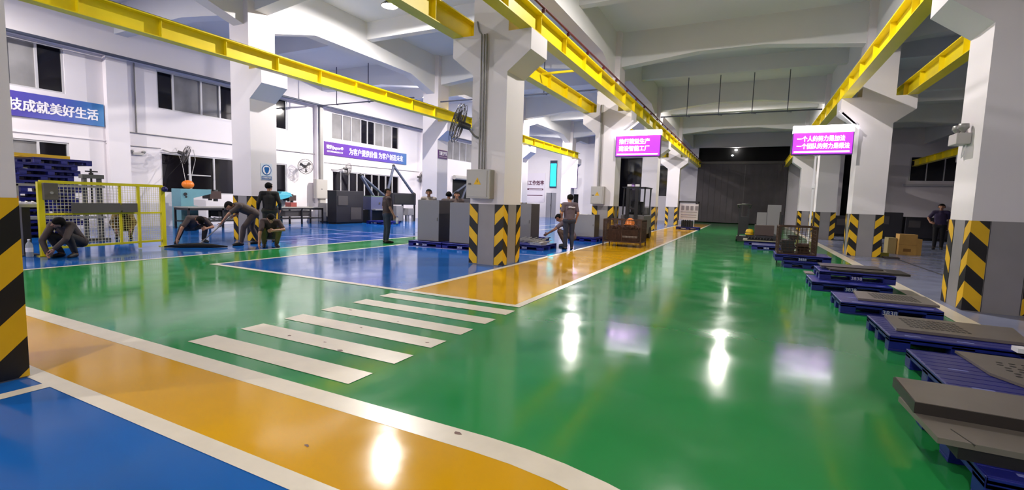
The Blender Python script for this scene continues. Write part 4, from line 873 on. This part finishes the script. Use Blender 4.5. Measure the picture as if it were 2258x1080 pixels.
def person(label, loc, face, pose, shirt, trousers, over=None, look=None, scale=1.0, sleeves='short', skin=SKIN, curl=0.6, cap=None):
    """pose: joint table for the right side, mirrored for the left; over: joints given one by one, '_l' / '_r' endings"""
    J = {}
    for k, v in pose.items():
        if k in ('pel','chest','neck','head'): J[k] = V3(*v)
        else: J[k+'_r'] = V3(*v); J[k+'_l'] = mirror_(v)
    for k, v in (over or {}).items():
        J[k] = V3(*v)
    for k in J:
        if not k.startswith('hd'): J[k] = J[k]*scale
    S = scale
    fdir = Vector(look or (0,1,0)); upv = (J['head']-J['neck']).normalized(); fdir = (fdir - upv*fdir.dot(upv)*0.55).normalized(); rt = fdir.cross(upv).normalized(); upv = rt.cross(fdir)
    caps = []                                                       # (p0, p1, r0, r1, region)
    def C(a, b, r0, r1, reg): caps.append((Vector(a), Vector(b), r0*S, r1*S, reg))
    C(J['hip_l'], J['hip_r'], .105, .105, 'pelvis'); C(J['pel'], (J['pel']+J['chest'])/2, .118, .115, 'torso'); C((J['pel']+J['chest'])/2, J['chest'], .118, .122, 'torso')
    side = (J['sh_r']-J['sh_l']).normalized()
    for sgn in (-1, 1):
        C(J['pel']+side*sgn*.055*S, J['chest']+side*sgn*.075*S, .095, .1, 'torso')
    C(J['chest'], (J['sh_l']+J['sh_r'])/2, .12, .085, 'torso')
    C(J['sh_l'], J['sh_r'], .066, .066, 'torso'); C((J['sh_l']+J['sh_r'])/2, J['neck'], .08, .056, 'torso')
    hc = J['head']
    C(J['neck'], hc-upv*.06*S-fdir*.015*S, .054, .05, 'neck'); 
    C(hc+upv*.02*S-fdir*.02*S, hc+upv*.015*S+fdir*.012*S, .088, .082, 'head'); C(hc-upv*.02*S+fdir*.025*S, hc-upv*.075*S+fdir*.045*S, .066, .042, 'head')
    C(hc+fdir*.085*S+upv*.005*S, hc+fdir*.105*S-upv*.025*S, .010, .017, 'head')
    for sgn in (-1, 1): C(hc+rt*sgn*.085*S+upv*.012*S, hc+rt*sgn*.088*S-upv*.03*S-fdir*.0*S, .014, .012, 'head')
    fingers = []
    for sd in ('_l', '_r'):
        C(J['sh'+sd], J['el'+sd], .058, .043, 'uarm'); C(J['el'+sd], J['wr'+sd], .041, .029, 'farm')
        hd = Vector(J['hd'+sd]).normalized(); w = J['wr'+sd]; pe = w+hd*.075*S
        C(w, w+hd*.03*S, .029, .03, 'hand')
        arm = (J['el'+sd]-J['sh'+sd]).normalized()
        acr = hd.cross(Vector((1,0,0)) if abs(hd.x) < 0.8 else Vector((0,1,0))).normalized()        # across the knuckles
        nrm = hd.cross(acr).normalized()
        inn = Vector((-1 if sd == '_r' else 1, 0, 0))
        if nrm.dot(inn) < 0: nrm = -nrm
        if acr.y < 0: acr = -acr
        for q in (-.026, -.009, .009, .026): C(w+hd*.015*S+acr*q*.6*S, pe+acr*q*S, .017, .014, 'hand')
        for q, L in ((.03,.068),(.010,.076),(-.010,.072),(-.03,.056)):
            a = pe+acr*q*S; b = a+(hd*(1-.3*curl)+nrm*curl*.5).normalized()*L*.5*S; d = b+(hd*(1-.7*curl)+nrm*curl).normalized()*L*.5*S
            fingers.append([(a, .0092*S), (b, .0085*S), (d, .007*S)])
        a = w+hd*.02*S+acr*.026*S; b = a+(hd*.6+acr*.7+nrm*.3).normalized()*.04*S; d = b+(hd*.9+acr*.1+nrm*.4).normalized()*.032*S
        fingers.append([(a, .0125*S), (b, .0105*S), (d, .008*S)])
        C(J['hip'+sd], J['knee'+sd], .088, .06, 'thigh'); C(J['knee'+sd], J['knee'+sd]*0.6+J['ank'+sd]*0.4, .056, .058, 'shin'); C(J['knee'+sd]*0.6+J['ank'+sd]*0.4, J['ank'+sd], .057, .04, 'shin')
        C(J['ank'+sd]-Vector((0,0,.02))*S, J['toe'+sd], .045, .032, 'foot'); hl = (J['ank'+sd]-J['toe'+sd]); hl.z = 0; C(J['ank'+sd]+hl.normalized()*.025*S-Vector((0,0,.035))*S, J['toe'+sd], .036, .032, 'foot')
    mb = MB()
    for a, b, r0, r1, reg in caps:
        L = (b-a).length; d = (b-a)/L if L > 1e-6 else Vector((0,0,1)); pts = []; rs = []
        for t in (-.97,-.8,-.45,0): pts.append(a+d*r0*t); rs.append(r0*math.sqrt(max(0.0, 1-t*t)))
        for t in (0,.45,.8,.97): pts.append(b+d*r1*t); rs.append(r1*math.sqrt(max(0.0, 1-t*t)))
        if L < 1e-5: pts.pop(3); rs.pop(3)
        mb.tube(pts, rs, 12)
    tmp = mb.build('tmp', SKIN, local=True)
    rm = tmp.modifiers.new('r', 'REMESH'); rm.mode = 'VOXEL'; rm.voxel_size = 0.0125*S
    sm = tmp.modifiers.new('s', 'SMOOTH'); sm.factor = 0.5; sm.iterations = 4
    dg = bpy.context.evaluated_depsgraph_get(); dg.update()
    me = bpy.data.meshes.new_from_object(tmp.evaluated_get(dg)); old = tmp.data; bpy.data.objects.remove(tmp); bpy.data.meshes.remove(old)
    n = len(me.vertices); co = np.empty(n*3); me.vertices.foreach_get('co', co); co = co.reshape(-1, 3)
    nr = np.empty(n*3); me.vertices.foreach_get('normal', nr); nr = nr.reshape(-1, 3)
    faces = [tuple(p.vertices) for p in me.polygons]; bpy.data.meshes.remove(me)
    best = np.full(n, 1e9); reg = np.zeros(n, int); par = np.zeros(n); names = ['pelvis','torso','neck','head','uarm','farm','hand','thigh','shin','foot']
    for a, b, r0, r1, rg in caps:
        A_ = np.array(a); d = np.array(b)-A_; L2 = max(1e-9, d@d); t = np.clip((co-A_)@d/L2, 0, 1); dist = np.linalg.norm(co-A_-t[:, None]*d, axis=1)-(r0+(r1-r0)*t)
        k = dist < best; best[k] = dist[k]; reg[k] = names.index(rg); par[k] = t[k]
    R = {nm: reg == i for i, nm in enumerate(names)}
    rz = math.atan2(-face[0], face[1])
    t = thing('person', label, 'person', loc, rz)
    zmin = co[:, 2].min()
    sh = np.array([0, 0, -zmin])
    body = MB(); body.add([tuple(c) for c in co+sh], faces, 0, True)
    off = Vector(sh)
    for f in fingers: body.tube([p+off for p, r in f] + [f[-1][0]+off+(f[-1][0]-f[-2][0]).normalized()*f[-1][1]*.7], [r for p, r in f]+[f[-1][1]*.45], 7)
    for sgn in (-1, 1): body.ball(hc+off+fdir*.082*S+rt*sgn*.032*S+upv*.018*S, .0115*S, 8, 6, 1)
    Rm = Matrix((rt, fdir, upv)).transposed()
    body.ball(hc+off+fdir*.088*S-upv*.062*S, (.022*S,.009*S,.006*S), 8, 6, 2, Rm)
    body.build('body', [skin, EYEM, LIPM], t, local=True)
    def shell(name, mask, d, m, keep=None):
        fs = [f for f in faces if mask[list(f)].all()]
        if not fs: return None
        used = sorted({i for f in fs for i in f}); idx = {v: i for i, v in enumerate(used)}
        from collections import Counter
        ec = Counter(tuple(sorted((f[i], f[(i+1) % len(f)]))) for f in fs for i in range(len(f)))
        rim = {v for e, c in ec.items() if c == 1 for v in e}
        vv = [tuple(co[i]+sh+nr[i]*d*(0.75 if i in rim else 1.0)) for i in used]
        w = MB(); w.add(vv, [[idx[i] for i in f] for f in fs], 0, True)
        # turn the rim inwards so that the hem has a thickness
        rimv = sorted(rim); ri = {v: len(vv)+k for k, v in enumerate(rimv)}
        w.v += [tuple(co[i]+sh-nr[i]*0.004) for i in rimv]
        for e, c in ec.items():
            if c == 1: w.f.append([idx[e[0]], idx[e[1]], ri[e[1]], ri[e[0]]]); w.mi.append(0); w.sm.append(False)
        return w.build(name, m, t, local=True)
    h_ = np.array(hc); rel = co-h_; fu = rel@np.array(upv)/S; ff = rel@np.array(fdir)/S
    hairmask = R['head'] & (((fu > 0.045) & (ff < 0.085)) | ((ff < 0.0) & (fu > -0.03)) | ((ff < -0.03) & (fu > -0.075))) & ~((np.abs(rel@np.array(rt))/S > 0.096) & (fu < 0.03))
    shell('hair', hairmask, .016*S, HAIRM)
    waist = np.array((J['pel']+J['chest'])/2); ax = np.array((J['chest']-J['pel']).normalized())
    low = (co-np.array(J['pel']))@ax < -0.02*S
    arms = R['uarm'] & (par < (0.86 if sleeves == 'short' else 2)) | (R['farm'] if sleeves == 'long' else np.zeros(n, bool))
    shell('shirt', (R['torso'] & ~low) | arms | (R['pelvis'] & ~low), .013*S, shirt)
    shell('trousers', R['pelvis'] | R['thigh'] | (R['shin'] & (par < 2)) | (R['torso'] & low), .011*S, trousers)
    fz = co[:, 0]
    for sd, sg in (('_l', -1), ('_r', 1)):
        k = R['foot'] & (np.linalg.norm(co-np.array((J['ank'+sd]+J['toe'+sd])/2), axis=1) < .2*S)
        other = '_r' if sd == '_l' else '_l'
        k &= np.linalg.norm(co-np.array((J['ank'+sd]+J['toe'+sd])/2), axis=1) < np.linalg.norm(co-np.array((J['ank'+other]+J['toe'+other])/2), axis=1)
        shell('shoe', k, .006*S, SHOE)
    t['pose_offset'] = float(sh[2])
    del t['pose_offset']
    return t, off
TO_CAM = Vector((.91,-.41,0))
GB = cloth('grey_brown_shirt', (74,62,62)); GD = cloth('dark_trousers', (44,40,42)); NAVY = cloth('navy_jeans', (40,44,62)); OLIVE = cloth('olive_trousers', (92,88,40)); BLKC = cloth('black_jacket', (18,16,18)); DGREEN = cloth('dark_green_trousers', (34,38,30)); KHAKI = cloth('mustard_coverall', (120,96,40)); PLUM = cloth('grey_plum_polo', (92,78,88)); DP = cloth('dark_plum_shirt', (52,40,74)); BR = cloth('brown_shirt', (66,50,50))
# crouching man by the fence, right hand on the floor
person('crouching man in dark overalls in front of the near fence post', (-11.86,4.42,0), (.42,-.85,0), SQUAT, GB, GD, dict(sh_l=(-.16,.08,.66), sh_r=(.17,.14,.66), neck=(-.03,.16,.67), head=(-.07,.27,.72), el_l=(-.24,.30,.40), wr_l=(-.10,.42,.20), el_r=(.20,.34,.36), wr_r=(.08,.36,.09), hd_r=(-.4,.5,-.25), hd_l=(.2,.3,-.8)), look=(.25,1,-.1), sleeves='long', scale=.95)
person('crouching worker in mustard overalls seen through the yellow fence mesh', (-15.4,6.95,0), (.9,-.42,0), SQUAT, KHAKI, KHAKI, dict(head=(0,.34,.66), neck=(0,.2,.68), sh_l=(-.17,.13,.64), sh_r=(.17,.13,.64)), look=(0,.6,-.8), sleeves='long', scale=.98)
person('crouching man with lowered head and one hand on the floor, right of the fence', (-13.05,7.45,0), (.96,-.1,0), SQUAT, GB, GD, dict(hip_l=(-.1,-.15,.42), hip_r=(.1,-.15,.42), pel=(0,-.15,.46), ank_r=(.34,-.12,.08), knee_r=(.30,.10,.45), toe_r=(.44,.02,.03), ank_l=(-.24,.0,.08), toe_l=(-.26,.17,.03), knee_l=(-.22,.16,.45), chest=(.02,.05,.60), sh_l=(-.18,.20,.62), sh_r=(.17,.16,.66), neck=(0,.22,.64), head=(.0,.36,.60), el_r=(.36,.20,.40), wr_r=(.45,.16,.13), hd_r=(.3,.2,-.9), el_l=(-.36,.24,.42), wr_l=(-.14,.40,.40), hd_l=(.8,.3,-.1)), look=(0,.5,-.9), scale=1.0)
pm, po = person('man bending forward to push a dust mop in front of the striped column', (-11.62,8.1,0), (-.25,-.97,0), BEND, GB, GB, dict(ank_l=(-.08,.30,.075), toe_l=(-.06,.48,.03), knee_l=(-.09,.24,.48), ank_r=(.14,-.22,.075), toe_r=(.2,-.05,.03), knee_r=(.14,-.05,.46), el_l=(-.16,.62,.83), wr_l=(-.02,.74,.60), el_r=(.26,.26,.82), wr_r=(.08,.45,.76), hd_l=(.3,.3,-.8), hd_r=(-.6,.6,-.3)), look=(0,.8,-.6), scale=.97)
person('man standing with his back turned, in a black jacket', (-11.98,8.88,0), (-.72,.68,0), STAND, BLKC, DGREEN, dict(el_l=(-.27,-.04,1.10), wr_l=(-.30,.10,.92), el_r=(.27,-.05,1.10), wr_r=(.26,.12,.92)), look=(.5,.8,0), sleeves='long', scale=.99)
person('squatting man in olive trousers touching the floor with one hand', (-10.80,8.02,0), (.86,-.5,0), SQUAT, BR, OLIVE, dict(head=(.02,.34,.76), neck=(0,.2,.70), sh_l=(-.17,.16,.66), sh_r=(.17,.12,.68), el_r=(.27,.34,.38), wr_r=(.30,.42,.12), hd_r=(.05,.3,-.9), el_l=(-.28,.30,.47), wr_l=(-.04,.40,.46), hd_l=(.95,.2,-.1)), look=(.1,.9,-.5), scale=.98)
w7, _o = person('standing man in brown shirt with a pale bottle, on the green strip', (-9.58,10.95,0), (.5,.86,0), STAND, BR, NAVY, dict(el_r=(.25,.02,1.08), wr_r=(.24,.14,.86), hd_r=(0,.25,-1)), look=(.75,.65,0), scale=.96)
for k, (x, y, lab, lk, sc_) in enumerate(((-9.1,12.35,'leftmost head, face to the front, above the left grey cabinet',(0,1,0),.98),(-8.72,12.9,'middle head, dark hair turned away, above the left grey cabinet',(-.3,-1,0),.95),(-8.15,12.5,'smiling face at the right corner of the left grey cabinet',(0,1,0),.95))):
    person(lab, (x,y,0), (.55,-.83,0) if k != 1 else (-.5,.8,0), STAND, cloth('pale_shirt', (150,140,136)) if k == 0 else GB, GD, None, look=(0,1,0), scale=sc_)
person('man in a grey shirt crouching over steel parts behind the front column', (-4.98,13.75,0), (-.93,-.36,0), SQUAT, PLUM, cloth('brown_trousers', (84,66,60)), dict(head=(0,.24,.88), neck=(0,.10,.82), chest=(0,-.02,.64), sh_l=(-.17,.08,.76), sh_r=(.17,.08,.76), el_l=(-.22,.32,.55), wr_l=(-.12,.55,.40), el_r=(.22,.34,.52), wr_r=(.12,.56,.38), hd_l=(.1,.8,-.5), hd_r=(-.1,.8,-.5)), look=(0,.85,-.5), scale=1.0)
w12, _o = person('man standing with his back turned in a grey plum polo with white print', (-4.62,13.0,0), (-.55,.83,0), STAND, PLUM, NAVY, dict(el_r=(.25,-.05,1.10), wr_r=(.23,.10,.90), el_l=(-.25,-.03,1.10), wr_l=(-.20,.16,.98)), look=(-.35,.9,0), scale=.95)
prt = text('back_print', '捷豹Jaguar', 0.2, 0.05, (0.03,-0.128,1.22), '-y', LETW, None, bold=0.03, depth=0.01); prt.location = Vector((0.03,-0.128,1.2)); prt.parent = w12
person('man in a dark plum shirt standing in the dim right bay', (6.45,23.2,0), (-.3,-.95,0), STAND, DP, cloth('black_trousers', (20,18,24)), dict(el_r=(.34,-.08,1.14), wr_r=(.26,.06,.98), hd_r=(-.6,.5,-.2)), scale=1.03)
# things in hand
bt7 = thing('small_bottle', 'pale bottle hanging from the hand of the man in the brown shirt', 'bottle', (-9.30,11.08,0.62))
MB().lathe((-9.30,11.08,0.58),[(0,0),(0.035,0),(0.037,0.02),(0.037,0.14),(0.015,0.18),(0.015,0.2)],14).build('bottle', LETW, bt7); MB().cyl((-9.30,11.08,0.78),(-9.30,11.08,0.80),0.017).build('cap', mat('bottle_cap', (60,90,170), 0.4), bt7)
mop = thing('dust_mop', 'wide dark dust mop pushed over the blue floor', 'mop', (-12.05,6.5,0))
MB().tube([(-11.9,6.9,0.06),(-11.72,7.66,0.80)],0.013,8).build('handle', PIPE, mop)
mb = MB(); mb.tube([(-12.3,6.35,0.03),(-12.1,6.6,0.05),(-11.85,6.9,0.055),(-11.62,7.05,0.05),(-11.4,7.3,0.025)],[0.02,0.05,0.06,0.05,0.015],10); mb.build('mop_head', mat('mop_black', (30,28,30), 0.95), mop)
# small fixtures
el2 = thing('emergency_light', 'twin head emergency light on the window wall above the fence', 'emergency light', (WX+0.05, 9.5, 2.62))
MB().box(WX, 9.38, 2.6, WX+0.1, 9.72, 2.68).build('case', GBOX, el2)
for yy in (9.36, 9.74): MB().lathe((WX+0.06,yy,2.66),[(0.02,0.0),(0.03,0.02),(0.06,0.05),(0.055,0.1),(0.0,0.11)],14).build('lamp_head', PIPE, el2)
tag(MB().box(WX,25.95,2.45,WX+0.06,26.12,2.75).build('wall_switch_box', GBOX), 'small pale box on the wall right of the last fan', 'switch box')
OUTL = mat('outdoor_lamp_glass', (255,255,255), 0.3, emit=(255,252,240), estr=60)
for (x, z, lab) in ((-1.35,6.2,'upper bright outdoor lamp seen through the gap over the big door'),(-1.6,5.75,'lower dim outdoor lamp seen through the gap over the big door')):
    t = thing('outdoor_lamp', lab, 'lamp', (x, EY+0.3, z)); MB().ball((x,EY+0.3,z),(0.1,0.06,0.06)).build('glass', OUTL if z > 6 else mat('outdoor_lamp_dim', (230,240,240), 0.3, emit=(230,240,240), estr=3), t); MB().bar((x,EY+0.32,z),(x,EY+0.45,z),0.04).build('stem', STEEL, t)
